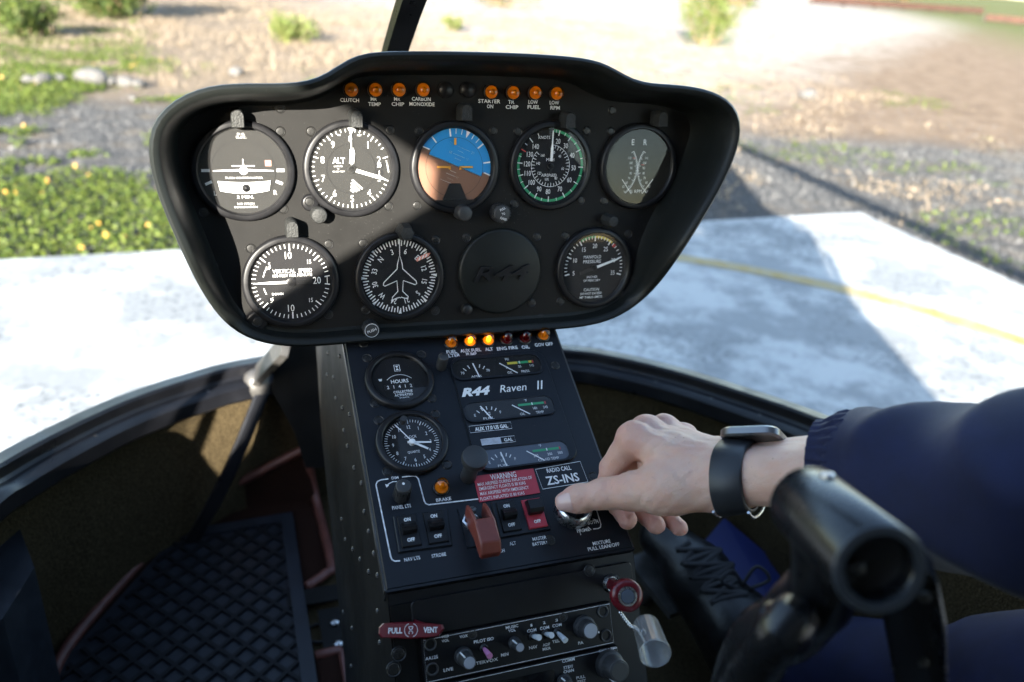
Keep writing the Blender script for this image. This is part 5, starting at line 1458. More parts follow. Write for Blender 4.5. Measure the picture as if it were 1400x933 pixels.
# audio panel ------------------------------------------------------------------
aud = thing('audio_panel', STK.mat, 'black audio panel with knobs and white toggles under the console', 'audio panel')
AH = 0.006
A2 = Sub(STK, AH)
x0, x1, y0, y1 = quad_avg([sl(577, 873, AH), sl(829, 826, AH), sl(846, 880, AH), sl(580, 922, AH)])
y0 = y1 - 0.0330
AY0 = y0
part(MB().prism([(x0, y0), (x1, y0), (x1, y1), (x0, y1)], 0.001, AH, bevel=.0007), 'panel_face', 'black', aud)
mb = MB(); mb.pline([(x0 + .001, y0 + .001), (x1 - .001, y0 + .001), (x1 - .001, y1 - .001), (x0 + .001, y1 - .001)], .0004, AH + .0003, True); part(mb, 'edge_line', 'dimwhite', aud)
def sk(px, py, h=AH): return STK.loc(px, py, h)
for px, py in ((588, 881), (591, 915), (824, 836), (828, 869)):
    c = sk(px, py); part(MB().lathe([(0.0050, AH), (0.0050, AH + .0012), (0.0044, AH + .0016), (0.0036, AH + .0012), (0.0034, AH - .001), (0, AH - .001)], 18, close=False), 'fastener', 'satin', aud, 40, (c[0], c[1], 0))
for px, py in ((646, 867.5), (770, 844)):
    c = sk(px, py); screw(aud, c[0], c[1], AH, .8)
def capped_knob(parent, px, py, r, H, h0, capm='greycap', ang=-35, label=None, m='satin'):
    c = STK.loc(px, py, h0)
    k_ = part(MB().lathe([(r * 1.25, h0), (r * 1.2, h0 + H * .28), (r * 1.0, h0 + H * .34), (r * .92, h0 + H * .97), (r * .86, h0 + H), (0, h0 + H)], 24, close=False), 'knob', m, parent, 40, (c[0], c[1], 0), label)
    part(MB().lathe([(r * .78, h0 + H + .0001), (r * .74, h0 + H + .0007), (0, h0 + H + .0007)], 20, close=False), 'knob_cap', capm, k_, 40)
    a = math.radians(ang); d = np.array([math.sin(a), math.cos(a), 0]); 
    part(MB().box(d * r * .98 + np.array([0, 0, h0 + H * .66]), (.0011, .0014, H * .64), [np.array([d[1], -d[0], 0]), d, np.array([0, 0, 1.0])]), 'pointer_line', 'white', k_)
    return k_
capped_knob(aud, 633, 897, .0056, .019, AH, label='volume knob with grey cap beside the AA12S mark')
capped_knob(aud, 703, 879, .0040, .014, AH, label='small knob under the words MUSIC VOL')
capped_knob(aud, 798, 857, .0074, .014, AH, ang=110, label='large selector knob with grey cap')
def toggle(px, py, tip, m, label, r=.0019):
    c = sk(px, py)
    o = part(MB().lathe([(.0034, AH), (.0034, AH + .002), (.0024, AH + .003)], 12, close=False), 'toggle_switch', 'screw', aud, 40, (c[0], c[1], 0), label)
    part(MB().tube([(0, 0, AH), (tip[0] * .35, tip[1] * .35, AH + .005), (tip[0], tip[1], AH + .013)], [r * .6, r, r * 1.25], 12), 'toggle_cap', m, o, 50)
toggle(661, 886, (.001, -.003), 'pinkcap', 'pink tipped toggle under the words PILOT ISO')
toggle(728, 870, (.001, .002), 'toggle', 'white toggle under the words 1 COM')
toggle(745, 867, (.001, .002), 'toggle', 'white toggle under the words 2 COM')
toggle(761, 864, (.002, -.004), 'toggle', 'white toggle under the words 3 COM, flicked down')
for s, x_, y_, w_, h_ in (('AA12S', 590, 899.5, 17, 4.6), ('ICS', 609, 870, 9, 3.6), ('VOL', 609, 876, 10, 3.8), ('VOX', 634, 870, 11, 4), ('PILOT ISO', 661.5, 875.5, 27, 4.4), ('MUSIC', 700, 857, 17, 4), ('VOL', 700, 862, 10, 4), ('1', 726.5, 855, 2.5, 3.6), ('COM', 727, 862, 12.5, 4.4), ('2', 744, 851.5, 3.5, 3.6), ('COM', 744.5, 858.5, 12.5, 4.4),
                      ('3', 761, 848, 3.5, 3.6), ('COM', 761.5, 855, 12.5, 4.4), ('NAV', 729, 885, 11, 4.4), ('ADF', 747, 881.5, 10, 4), ('MKR', 747.5, 887, 11, 4), ('PA', 794, 879, 7, 4.2), ('MIN', 690, 895, 10, 4.4), ('INTERVOX', 662, 905, 38, 4.4), ('LIVE', 613, 915.5, 13, 4.4), ('TEL', 760, 877, 10, 4)):
    legend(aud, A2, s, x_, y_, w_, h_, 'dimwhite').location.z = AH
# radio ---------------------------------------------------------------------------
rad = thing('radio', STK.mat, 'black communication radio at the bottom of the stack', 'radio')
RH = 0.008; R2 = Sub(STK, RH)
part(MB().prism([(x0 - .0015, AY0 - .052), (x1 + .0015, AY0 - .052), (x1 + .0015, AY0 - .002), (x0 - .0015, AY0 - .002)], 0.001, RH, bevel=.0008), 'radio_face', 'black', rad)
part(MB().pline([(x0 - .0005, AY0 - .051), (x1 + .0005, AY0 - .051), (x1 + .0005, AY0 - .003), (x0 - .0005, AY0 - .003)], .0004, RH + .0003, True), 'edge_line', 'dimwhite', rad)
part(MB().prism(rrect(-0.060, AY0 - .036, 0.020, AY0 - .009, .002), RH - .001, RH + .0004), 'display_window', mat('display_glass', (0.004, 0.004, 0.005), 0.12), rad)
capped_knob(rad, 832, 908, .0095, .020, RH, capm='satin', ang=200, label='large tuning knob')
capped_knob(rad, 771, 932, .0050, .010, RH, capm='satin')
for s, x_, y_, w_, h_ in (('COMM', 777, 902.5, 17, 4.6), ('STBY/', 777, 912, 13, 4.2), ('CHAN', 777.5, 917.5, 14, 4.2), ('PULL', 794, 926, 12, 4), ('TEST', 795, 931.5, 12, 4), ('KY196A TSO', 831, 888, 24, 3.6)):
    legend(rad, R2, s, x_, y_, w_, h_, 'dimwhite').location.z = RH
# mixture control -------------------------------------------------------------------
c = sl(834, 797)
mx_ = part(MB().lathe([(0.0080, 0), (0.0078, 0.004), (0.0064, 0.007), (0.0058, 0.0045), (0.0052, 0.0045)], 24, close=False), 'mixture_control', 'steel', con, 40, None, 'red knobbed mixture control with silver centre')
mx_.matrix_basis = con.matrix_basis.inverted() @ STK.mat @ Matrix.Translation((c[0], c[1], 0))
kt = STK.to_local(at_depth(858, 815.5, 0.600)) - np.array([c[0], c[1], 0]); kdir = kt / np.linalg.norm(kt)
ka = np.cross(kdir, [0, 1, 0]); ka /= np.linalg.norm(ka); kb_ = np.cross(kdir, ka); KA = np.array([ka, kb_, kdir]); KL = np.linalg.norm(kt)
part(MB().lathe([(0.0048, 0.002), (0.0048, KL * .45), (0.0062, KL * .62), (0.0108, KL * .80), (0.0124, KL * .90), (0.0122, KL * .97), (0.0108, KL), (0.0075, KL)], 36, (0, 0, 0), KA, close=False), 'knob', 'redpaint', mx_, 60)
part(MB().lathe([(0.0076, KL - .001), (0.0072, KL + .0012), (0.0058, KL + .0014), (0.0054, KL + .0006)], 28, (0, 0, 0), KA, close=False), 'button_ring', 'steel', mx_, 50)
part(MB().lathe([(0.0055, KL + .0004), (0.0050, KL + .0018), (0, KL + .0022)], 24, (0, 0, 0), KA, close=False), 'lock_button', mat('button_blue_grey', (.16, .19, .24), .3, .6), mx_, 50)
# guard cap dangling on its chain ------------------------------------------------------
ch0 = at_depth(848, 838, 0.607); ch1 = at_depth(879, 864, 0.592)
cap_top = at_depth(883, 855, 0.60); cap_bot = at_depth(895.5, 893, 0.567)
gc = thing('knob_guard', Matrix.Translation(cap_top), 'clear plastic guard cap hanging from the red knob on a ball chain', 'guard cap')
ax_ = cap_bot - cap_top; LN = np.linalg.norm(ax_); ax_ /= LN
e1 = np.cross(ax_, [0, 0, 1]); e1 /= np.linalg.norm(e1); e2 = np.cross(ax_, e1)
FR = np.array([e1, e2, ax_])
MB().lathe([(0.0, 0), (0.0092, 0.0), (0.0100, 0.001), (0.0112, LN), (0.0117, LN + .0004), (0.0113, LN + .001), (0.0104, LN + .0004), (0.0094, 0.002), (0, 0.002)], 40, cap_top, FR, close=False).build('cup', 'clearcap', gc, 50, world=True)
balls = spline([ch0, (ch0 + ch1) / 2 + np.array([0, 0, -.004]), ch1], 6)
cb = MB()
for i, p in enumerate(balls): cb.lathe([(0, -.0016), (.0012, -.0011), (.0016, 0), (.0012, .0011), (0, .0016)], 8, p, close=False)
cb.tube(balls, .0005, 6)
cb.build('ball_chain', 'steel', gc, 60, world=True)
MB().lathe([(0, -.0028), (.0020, -.0018), (.0026, 0), (.0020, .0018), (0, .0028)], 12, ch1, close=False).build('chain_end', 'steel', gc, 60, world=True)
# pull vent paddle --------------------------------------------------------------------------
pvL = at_depth(518, 862, 0.60); pvR = at_depth(607, 860, 0.60); pm = (pvL + pvR) / 2
dx = pvR - pvL; LL = np.linalg.norm(dx); dx /= LL
nn = CAM_C - pm; nn -= dx * (nn @ dx); nn /= np.linalg.norm(nn); vv = np.cross(nn, dx)
def pvm(): return Matrix([[dx[i], vv[i], nn[i], pm[i]] for i in range(3)] + [[0, 0, 0, 1]])
pv = part(MB().prism([(-LL / 2 + .002, -.0052), (0, -.0066), (LL / 2 - .004, -.0052), (LL / 2, 0.0), (LL / 2 - .001, .0030), (0, .0056), (-LL / 2 + .003, .0050), (-LL / 2, .0020), (-LL / 2, -.0025)], -.0035, .0022, bevel=.0012), 'vent_pull', 'redpaint', con, None, None, 'dark red paddle marked PULL VENT')
pv.matrix_basis = con.matrix_basis.inverted() @ pvm()
part(MB().text('PULL', -LL * .24, -.0004, .0040, .0026, w=.0105, bold=.03).text('VENT', LL * .30, -.0004, .0040, .0026, w=.0105, bold=.03).arc(20, 160, .0047, .0051, .0026, (0, -.0004)).arc(200, 340, .0047, .0051, .0026, (0, -.0004)).text('DC', 0, -.0004, .0034, .0026, rot=90), 'paddle_print', 'dimwhite', pv)
inv = parent_world(pv).inverted()
sh = [inv @ Vector(p) for p in (pm + vv * .002 - nn * .003, STK.P + STK.X * (sl(590, 845)[0]) + STK.U * (-0.03))]
part(MB().tube([tuple(p) for p in sh], [.0055, .0060], 16), 'shaft', 'redpaint', pv, 40)

# ================================================================= FLOOR THINGS
# bound brown carpet piece, turned up at the nose
A_ = at_y(415, 617, 1.285); B_ = at_z(455, 784, FLOOR + .010); Cc = at_z(420, 806, FLOOR + .010); D_ = at_z(262, 700, FLOOR + 0.012)
E_ = at_z(110, 866, FLOOR + .010); F_ = at_z(60, 960, FLOOR + .010)
mt = thing('carpet_mat', (0.0, 1.0, FLOOR), 'dark brown carpet mat with brown leather binding beside the console', 'carpet mat')
left = spline([A_, (A_ + D_) / 2 + np.array([0, -.004, .004]), D_, E_, F_], 6); G_ = at_z(433, 690, FLOOR + .010); right = resample(np.array([A_ + np.array([.001, 0, 0]), G_, B_, Cc, Cc + np.array([-.02, -.25, 0])]), len(left), False)
wall_l = spline([A_, (A_ + D_) / 2 + np.array([0, -.004, .004]), D_], 6); wall_r = resample(np.array([A_ + np.array([.001, 0, 0]), G_]), len(wall_l), False)
fl_l = spline([D_, E_, F_], 6); fl_r = resample(np.array([G_, B_, Cc, Cc + np.array([-.02, -.25, 0])]), len(fl_l), False)
rows = [[np.asarray(l) * (1 - t) + r * t for t in np.linspace(0, 1, 8)] for l, r in list(zip(wall_l, wall_r)) + list(zip(fl_l, fl_r))[1:]]
MB().grid(rows).build('pile', 'brownmat', mt, 179, world=True)
edge = spline([F_, E_, D_, (A_ + D_) / 2 + np.array([0, -.004, .004]), A_ + np.array([-.008, -.002, -.004]), A_ + np.array([.004, -.004, -.008]), G_, B_ + np.array([0, .02, 0]), B_ + np.array([-.012, -.004, 0]), Cc], 5)
MB().tube([np.asarray(p) + np.array([0, 0, .006]) for p in edge], .0085, 10).build('binding', 'binding', mt, 179, world=True)
q0 = at_z(431, 897, FLOOR + .010); q1 = at_z(468, 888, FLOOR + .010); q2 = at_z(481, 960, FLOOR + .010); q3 = at_z(440, 980, FLOOR + .010)
mt2 = thing('carpet_mat', (float(q0[0]), float(q0[1]), FLOOR), 'small corner of brown bound carpet below the metal bracket', 'carpet mat')
MB().add([q0, q1, q2, q3], [(3, 2, 1, 0)]).build('pile', 'brownmat', mt2, world=True)
MB().tube([q0, q1 + (q0 - q1) * .12, q1 + (q2 - q1) * .1, q2], .0075, 10).build('binding', 'binding', mt2, 179, world=True)
# metal bracket by the console foot
bk0 = at_z(455, 866, FLOOR + 0.004)
br_ = thing('floor_bracket', Matrix.Translation(bk0), 'dark metal floor bracket with two bolts beside the console', 'bracket')
MB().box(bk0 + np.array([0, 0, .002]), (0.036, 0.10, 0.005)).build('plate', 'side', br_, world=True)
MB().box(bk0 + np.array([-0.020, .075, .012]), (0.085, 0.035, 0.004)).build('cross_plate', 'side', br_, world=True)
for px, py in ((458, 853), (463, 882)):
    p = at_z(px, py, FLOOR + .0085); MB().lathe([(0.007, 0), (0.0065, .004), (0.003, .006), (0, .006)], 6, p, close=False).build('bolt', 'steel', br_, world=True)
p = at_z(436, 867, FLOOR + .003); MB().lathe([(0.021, 0), (0.020, .004), (0.0175, .004), (0.0175, 0)], 28, p, close=False).build('grommet', 'black', br_, 40, world=True)
# rubber mat
MZ = FLOOR + 0.017
mpoly = [at_z(240, 728, MZ)[:2], at_z(399, 702, MZ)[:2], at_z(437, 960, MZ)[:2], at_z(446, 1060, MZ)[:2], at_z(-60, 1080, MZ)[:2], at_z(28, 965, MZ)[:2]]
mpoly = [np.array(p) for p in mpoly]
rm = thing('rubber_mat', (float(np.mean([p[0] for p in mpoly])), float(np.mean([p[1] for p in mpoly])), FLOOR), 'black rubber floor mat with raised diamond grid', 'floor mat')
mb = MB().prism(mpoly[::-1], MZ - .010, MZ - .004)
mb.build('base_sheet', 'rubber', rm, world=True)
cen = sum(mpoly) / len(mpoly)
def clip_line(p, d, poly):
    lo_, hi_ = -9, 9
    for i in range(len(poly)):
        a, b = poly[i], poly[(i + 1) % len(poly)]
        nrm = np.array([-(b - a)[1], (b - a)[0]])
        if nrm @ (cen - a) < 0: nrm = -nrm
        dn = nrm @ d; pn = nrm @ (p - a)
        if abs(dn) < 1e-9:
            if pn < 0: return None
            continue
        t = -pn / dn
        if dn > 0: lo_ = max(lo_, t)
        else: hi_ = min(hi_, t)
    return (lo_, hi_) if hi_ - lo_ > .012 else None
inner = [p + (cen - p) / np.linalg.norm(cen - p) * .018 for p in mpoly]
for ang in (42, -50):
    d = np.array([math.cos(math.radians(ang)), math.sin(math.radians(ang))]); q = np.array([-d[1], d[0]])
    for i in range(-26, 27):
        p = cen + q * i * 0.0285
        r_ = clip_line(p, d, inner)
        if not r_: continue
        a, b = p + d * r_[0], p + d * r_[1]; L = r_[1] - r_[0]
        z_ = MZ + (0.0 if ang > 0 else -.0004)
        MB().box((*((a + b) / 2), z_ - .002), (L, .0062, .0055), [np.array([*d, 0]), np.array([*q, 0]), np.array([0, 0, 1.0])]).build('rib', 'ribrub', rm, world=True)
for i in range(3):
    a, b = mpoly[i], mpoly[(i + 1) % 6]; d = (b - a) / np.linalg.norm(b - a); q = np.array([-d[1], d[0]])
    if q @ (cen - a) < 0: q = -q
    m_ = (a + b) / 2 + q * .010
    MB().box((*m_, MZ - .003 + .0007 * i), (np.linalg.norm(b - a) - .001 * i, .022, .011), [np.array([*d, 0]), np.array([*q, 0]), np.array([0, 0, 1.0])]).build('border', 'rubber', rm, world=True)
# blue board beside the boot
bb = [at_depth(990, 708, 1.42), at_depth(1105, 806, 1.34), at_depth(1068, 850, 1.30), at_depth(950, 756, 1.38)]
bbn = np.cross(bb[1] - bb[0], bb[3] - bb[0]); bbn /= np.linalg.norm(bbn)
if bbn @ (CAM_C - bb[0]) < 0: bbn = -bbn
o = MB().add(bb + [p - bbn * .012 for p in bb], [(0, 1, 2, 3), (7, 6, 5, 4), (0, 4, 5, 1), (1, 5, 6, 2), (2, 6, 7, 3), (3, 7, 4, 0)]).build('folder', 'bluefolder')
tag(o, 'plain blue folder lying beside the black boot', 'folder')

# ================================================================= PERSON
def skin_material():
    m, nt, b = nt_new('skin')
    g = nt.nodes.new('ShaderNodeTexCoord'); v = g.outputs['Object']
    a = noise(nt, v, 45, 4); f = noise(nt, v, 700, 4, .7); f2 = noise(nt, v, 160, 5, .7)
    col = mixc(nt, smooth_node(nt, a, .35, .68), (0.70, 0.46, 0.355), (0.70, 0.41, 0.305))
    col = mixc(nt, smooth_node(nt, f2, .62, .72), col, (0.56, 0.34, 0.27))
    fl = nt.nodes.new('ShaderNodeAttribute'); fl.attribute_name = 'flush'
    col = mixc(nt, mth(nt, 'MULTIPLY', fl.outputs['Fac'], 0.75), col, (0.62, 0.30, 0.245))
    vo = nt.nodes.new('ShaderNodeTexVoronoi'); vo.inputs['Scale'].default_value = 110; nt.links.new(v, vo.inputs['Vector'])
    mole = smooth_node(nt, vo.outputs['Distance'], 0.10, 0.04)
    col = mixc(nt, mth(nt, 'MULTIPLY', mole, smooth_node(nt, noise(nt, v, 33, 2), .58, .66)), col, (0.34, 0.19, 0.14))
    nt.links.new(col, b.inputs['Base Color'])
    b.inputs['Roughness'].default_value = 0.48; b.inputs['Specular IOR Level'].default_value = 0.4
    b.inputs['Subsurface Weight'].default_value = 0.25; b.inputs['Subsurface Radius'].default_value = (.008, .003, .0015); b.inputs['Subsurface Scale'].default_value = 0.6
    bp = nt.nodes.new('ShaderNodeBump'); bp.inputs['Strength'].default_value = .45; bp.inputs['Distance'].default_value = .0016
    h = mth(nt, 'MULTIPLY_ADD', f2, 1.5, f)
    nt.links.new(h, bp.inputs['Height']); nt.links.new(bp.outputs[0], b.inputs['Normal'])
    return m
MT['skin'] = skin_material()
MT['nail'] = mat('nail', (0.62, 0.40, 0.35), 0.25, coat=.3)
MT['navy'] = mat('navy_fabric', (0.0065, 0.010, 0.042), 0.75, spec=.3, var=.25, vscale=25, bump=.5, bscale=1500, bdist=.0006, sheen=.12)
MT['trouser'] = mat('navy_trousers', (0.004, 0.0055, 0.024), 0.85, spec=.12, var=.25, vscale=25, bump=.5, bscale=1200, bdist=.0006)
MT['boot'] = mat('black_leather', (0.007, 0.007, 0.008), 0.38, spec=0.35, var=.3, vscale=40, bump=.4, bscale=200, bdist=.0012, rvar=.1)
MT['lace'] = mat('black_lace', (0.016, 0.016, 0.018), 0.85, bump=.6, bscale=900, bdist=.001)
MT['strap'] = mat('dark_rubber_strap', (0.022, 0.024, 0.028), 0.45, bump=.2, bscale=600, bdist=.0004)
J = at_depth
person = thing('person', (0.5, 0.1, FLOOR), 'person in navy jacket and trousers turning the ignition switch with one hand', 'person')
wr_a, wr_b = J(1003, 655, .598), J(1003, 640, .628)
fa_a, fa_b = J(1130, 652, .552), J(1130, 638, .585)
palm = [(J(985, 655, .603), J(868, 602, .641), .0185, .0118), (J(985, 642, .615), J(884, 592, .660), .0185, .0118), (J(985, 636, .628), J(908, 590, .679), .0180, .0112), (J(985, 640, .642), J(934, 600, .698), .0175, .0105),
        (J(980, 664, .600), J(905, 669, .612), .0195, .0180), (J(960, 650, .622), J(895, 635, .652), .018, .014)]
thumb = [(J(915, 668, .611), J(862, 672, .622), .0175, .0140), (J(862, 672, .622), J(826, 675, .632), .0140, .0115), (J(826, 675, .632), J(790, 682, .640), .0115, .0105), (J(790, 682, .640), J(772, 686, .642), .0105, .0080)]
index = [(J(864, 600, .642), J(838, 640, .664), .0120, .0108), (J(838, 640, .664), J(826, 676, .672), .0106, .0090), (J(826, 676, .672), J(800, 690, .664), .0088, .0074)]
middle = [(J(884, 592, .660), J(842, 652, .694), .0115, .0106), (J(842, 652, .694), J(845, 690, .680), .0104, .0092), (J(845, 690, .680), J(858, 711, .664), .0092, .0080)]
ringf = [(J(908, 590, .679), J(868, 662, .708), .0112, .0100), (J(868, 662, .708), J(876, 698, .690), .0098, .0088), (J(876, 698, .690), J(897, 718, .670), .0088, .0078)]
little = [(J(934, 600, .698), J(900, 668, .715), .0102, .0090), (J(900, 668, .715), J(908, 702, .694), .0088, .0080), (J(908, 702, .694), J(929, 722, .672), .0080, .0070)]
def chain(P, segs, k):
    d = None
    for a, b, ra, rb in segs:
        q = cone(P, a, b, ra, rb); d = q if d is None else smin(d, q, k)
    return d
knuckles = [(J(868, 598, .640), .0125), (J(884, 588, .659), .0125), (J(908, 586, .678), .0120), (J(934, 596, .697), .0110)]
tend = [(J(868, 598, .640), J(975, 636, .592)), (J(884, 588, .659), J(975, 628, .606)), (J(908, 586, .678), J(975, 622, .622))]
dors = CAM_M @ np.array([0.10, 0.75, -0.62])                  # out of the back of the hand
CREASES = [(834, 662, .622, (1, -.1, 0), .010, .0006), (829, 662, .624, (1, -.15, 0), .010, .0007), (824, 663, .626, (1, -.2, 0), .010, .0005), (838, 661, .620, (1, 0, 0), .009, .0004),
           (846, 648, .630, (.9, .5, 0), .010, .0007), (852, 640, .632, (.8, .6, 0), .010, .0006), (858, 652, .622, (.9, .4, 0), .011, .0005), (870, 652, .615, (.9, .5, 0), .012, .0004),
           (826, 628, .650, (.5, .9, 0), .009, .0005), (822, 634, .652, (.4, .9, 0), .009, .0006), (820, 640, .654, (.3, .9, 0), .008, .0005),
           (862, 588, .632, (.9, .6, 0), .009, .0004), (880, 580, .648, (.9, .5, 0), .009, .0004), (856, 594, .632, (.8, .7, 0), .008, .0004),
           (965, 640, .585, (1, .1, 0), .016, .0004), (972, 660, .585, (1, 0, 0), .016, .0004), (1050, 650, .57, (1, .05, 0), .02, .0003),
           (856, 700, .655, (.2, 1, 0), .008, .0005), (893, 704, .660, (.3, 1, 0), .008, .0005), (920, 708, .662, (.3, 1, 0), .008, .0005)]
VEINS = [(J(905, 612, .628), J(955, 628, .600)), (J(955, 628, .600), J(985, 626, .596)), (J(925, 604, .652), J(955, 628, .600)), (J(890, 640, .618), J(940, 646, .592))]
def hand(P):
    d = smin(chain(P, [(wr_a, fa_a, .0190, .0225), (wr_b, fa_b, .0195, .0235)], .020), chain(P, palm, .012), .016)
    for c, r in knuckles: d = smin(d, np.linalg.norm(P - c, axis=1) - r, .007)
    d = smin(d, chain(P, thumb, .006), .012)
    for f in (index, middle, ringf, little):
        c = chain(P, f, .0030)
        j = f[0][0]
        near = np.clip(1 - np.linalg.norm(P - j, axis=1) / .035, 0, 1)
        d = smin(d, c, .0018 + .008 * near)
    for a, b in tend: d = d - .0010 * np.exp(-(cone(P, a + dors * .012, b + dors * .012, .0, .0) / .0045) ** 2)
    # creases across the joints, wrinkles over the wrist and web
    xa = CAM_M @ np.array([1.0, -.15, 0.0])
    for px, py, dp, ax_v, wd, am in CREASES:
        c = J(px, py, dp); q = P - c
        r2 = np.sum(q * q, axis=1)
        m_ = r2 < (wd * 3) ** 2
        if not m_.any(): continue
        av = CAM_M @ np.array(ax_v); av /= np.linalg.norm(av)
        d[m_] += am * np.exp(-((q[m_] @ av) / .0010) ** 2) * np.exp(-(r2[m_] / wd ** 2))
    # soft unevenness of flesh and veins
    d = d + .00035 * np.sin(P[:, 0] * 410 + 2 * np.sin(P[:, 1] * 190)) * np.sin(P[:, 1] * 370 + P[:, 2] * 300)
    for a, b in VEINS: d = d - .0008 * np.exp(-(cone(P, a, b, .0, .0) / .0022) ** 2)
    return d
allp = np.array([q for s in (palm + thumb + index + middle + ringf + little) for q in s[:2]] + [fa_a, fa_b])
V, F = surface_net(hand, allp.min(0) - .035, allp.max(0) + .035, .0013)
bme = mesh_vf('body', V, F)
red = np.zeros(len(V))
for c, r, w_ in [(k_[0], .013, .8) for k_ in knuckles] + [(f_[2][1], .012, 1.0) for f_ in (index, middle, ringf, little)] + [(f_[0][1], .011, .7) for f_ in (index, middle, ringf, little)] + [(thumb[3][1], .010, .9), (thumb[1][1], .012, .6)]:
    red = np.maximum(red, w_ * np.exp(-np.sum((V - c) ** 2, axis=1) / (2 * r * r)))
at_ = bme.attributes.new('flush', 'FLOAT', 'POINT'); at_.data.foreach_set('value', red.astype(np.float32))
body = link_mesh('body', bme, 'skin', person, 179, world=True)
body['label'] = 'bare hand and wrist reaching for the ignition switch'
# thumb nail: a patch lifted off the thumb tip on the side seen from the seat
tn_c = J(774, 687, .642); tax = J(790, 682, .640) - J(772, 686, .642); tax /= np.linalg.norm(tax)
tup = CAM_M @ np.array([-0.25, 0.10, -1.0]); tup -= tax * (tup @ tax); tup /= np.linalg.norm(tup); tsd = np.cross(tup, tax)
rows = []
for a in np.linspace(-0.012, 0.001, 9):
    r_ = []
    for th in np.linspace(-52, 52, 9):
        w_ = .92 if a > -.010 else .7
        dr = tup * math.cos(math.radians(th * w_)) + tsd * math.sin(math.radians(th * w_))
        base = tn_c - tax * (a + .006)
        lo_, hi_ = 0.0, .03
        for _ in range(22):
            md = (lo_ + hi_) / 2
            if hand((base + dr * md)[None])[0] < 0: lo_ = md
            else: hi_ = md
        r_.append(base + dr * (lo_ + .00035))
    rows.append(r_)
MB().grid(rows).build('nail', 'nail', body, 179, world=True)

# watch -------------------------------------------------------------------------------
wa = J(1012, 647, .606); wdir = (fa_a + fa_b) / 2 - (wr_a + wr_b) / 2; wdir /= np.linalg.norm(wdir)
wdir = wdir * .8 + (CAM_M @ np.array([1.0, -.03, -.1])) * .2; wdir /= np.linalg.norm(wdir)
w_up = CAM_M @ np.array([0.03, 1.0, 0.50]); w_up -= wdir * (w_up @ wdir); w_up /= np.linalg.norm(w_up); w_sd = np.cross(wdir, w_up)
def wrist_r(c, th):
    dr = w_up * math.cos(th) + w_sd * math.sin(th); lo_, hi_ = 0.005, .06
    for _ in range(20):
        md = (lo_ + hi_) / 2
        if hand((c + dr * md)[None])[0] < 0: lo_ = md
        else: hi_ = md
    return lo_, dr
watch = thing('wristwatch', Matrix.Translation(wa), 'dark watch with rubber strap on the wrist', 'watch')
NW = 48; rows_o = []; offs = [(-.0115, .0004), (-.0115, .0022), (-.0100, .0030), (.0100, .0030), (.0115, .0022), (.0115, .0004)]
for along, lift in offs:
    r_ = []
    for i in range(NW + 1):
        th = 2 * math.pi * i / NW
        rr_, dr = wrist_r(wa + wdir * along * .6, th)
        r_.append(wa + wdir * along + dr * (rr_ + lift))
    rows_o.append(r_)
MB().grid(rows_o).build('strap', 'strap', watch, 60, world=True)
r0_, dr0 = wrist_r(wa, 0.0)
cc_ = wa + w_up * (r0_ + .0020) + wdir * .010
def case(hw, hl, z0, z1, bev):
    pts = rrect(-hl, -hw, hl, hw, .010, 6); n = len(pts)
    mb = MB(); L_ = [(z0, 1 - bev / hl), (z0 + bev, 1), (z1 - bev, 1), (z1, 1 - bev / hl)]
    V = []
    for z, s_ in L_: V += [cc_ + wdir * p[0] * s_ + w_sd * p[1] * s_ + w_up * z for p in pts]
    mb.add(V, [(j * n + i, j * n + (i + 1) % n, (j + 1) * n + (i + 1) % n, (j + 1) * n + i) for j in range(3) for i in range(n)] + [tuple(range(n))[::-1], tuple(3 * n + i for i in range(n))])
    return mb
case(.020, .0225, -.0040, .0036, .0015).build('case', mat('gunmetal_case', (.22, .215, .21), .3, .9), watch, 40, world=True)
MB().add([cc_ + wdir * p[0] + w_sd * p[1] + w_up * .0039 for p in rrect(-.019, -.017, .019, .017, .008)], [tuple(range(24))]).build('watch_glass', mat('watch_glass', (.01, .01, .012), .08), watch, world=True)
MB().lathe([(.0028, -.002), (.0028, .002), (.002, .003)], 12, cc_ + wdir * .002 + w_sd * -.0225, [wdir, w_up, -w_sd]).build('crown', 'steel', watch, 40, world=True)
for th, w_ in ((-1.45, .0014), ):
    for s_ in (0.35, 0.0):
        rr_, dr = wrist_r(wa, th - s_ * 1.1); p = wa + dr * (rr_ + .0031)
        t1 = np.cross(dr, wdir)
        MB().lathe([(w_ * (1.6 if s_ == 0 else 1.2), 0), (w_, .0006), (0, .0007)], 12, p, [wdir, t1, dr], close=False).build('strap_stud' if s_ == 0 else 'strap_hole', 'steel' if s_ == 0 else 'black', watch, 40, world=True)
bkl = []
for th in np.linspace(math.pi - .5, math.pi + .75, 8):
    rr_, dr = wrist_r(wa, th); bkl.append(wa + dr * (rr_ + .0042))
MB().tube([p + wdir * .013 for p in bkl], .0011, 8).build('buckle', 'steel', watch, 60, world=True)
MB().tube([p - wdir * .013 for p in bkl], .0011, 8).build('buckle', 'steel', watch, 60, world=True)

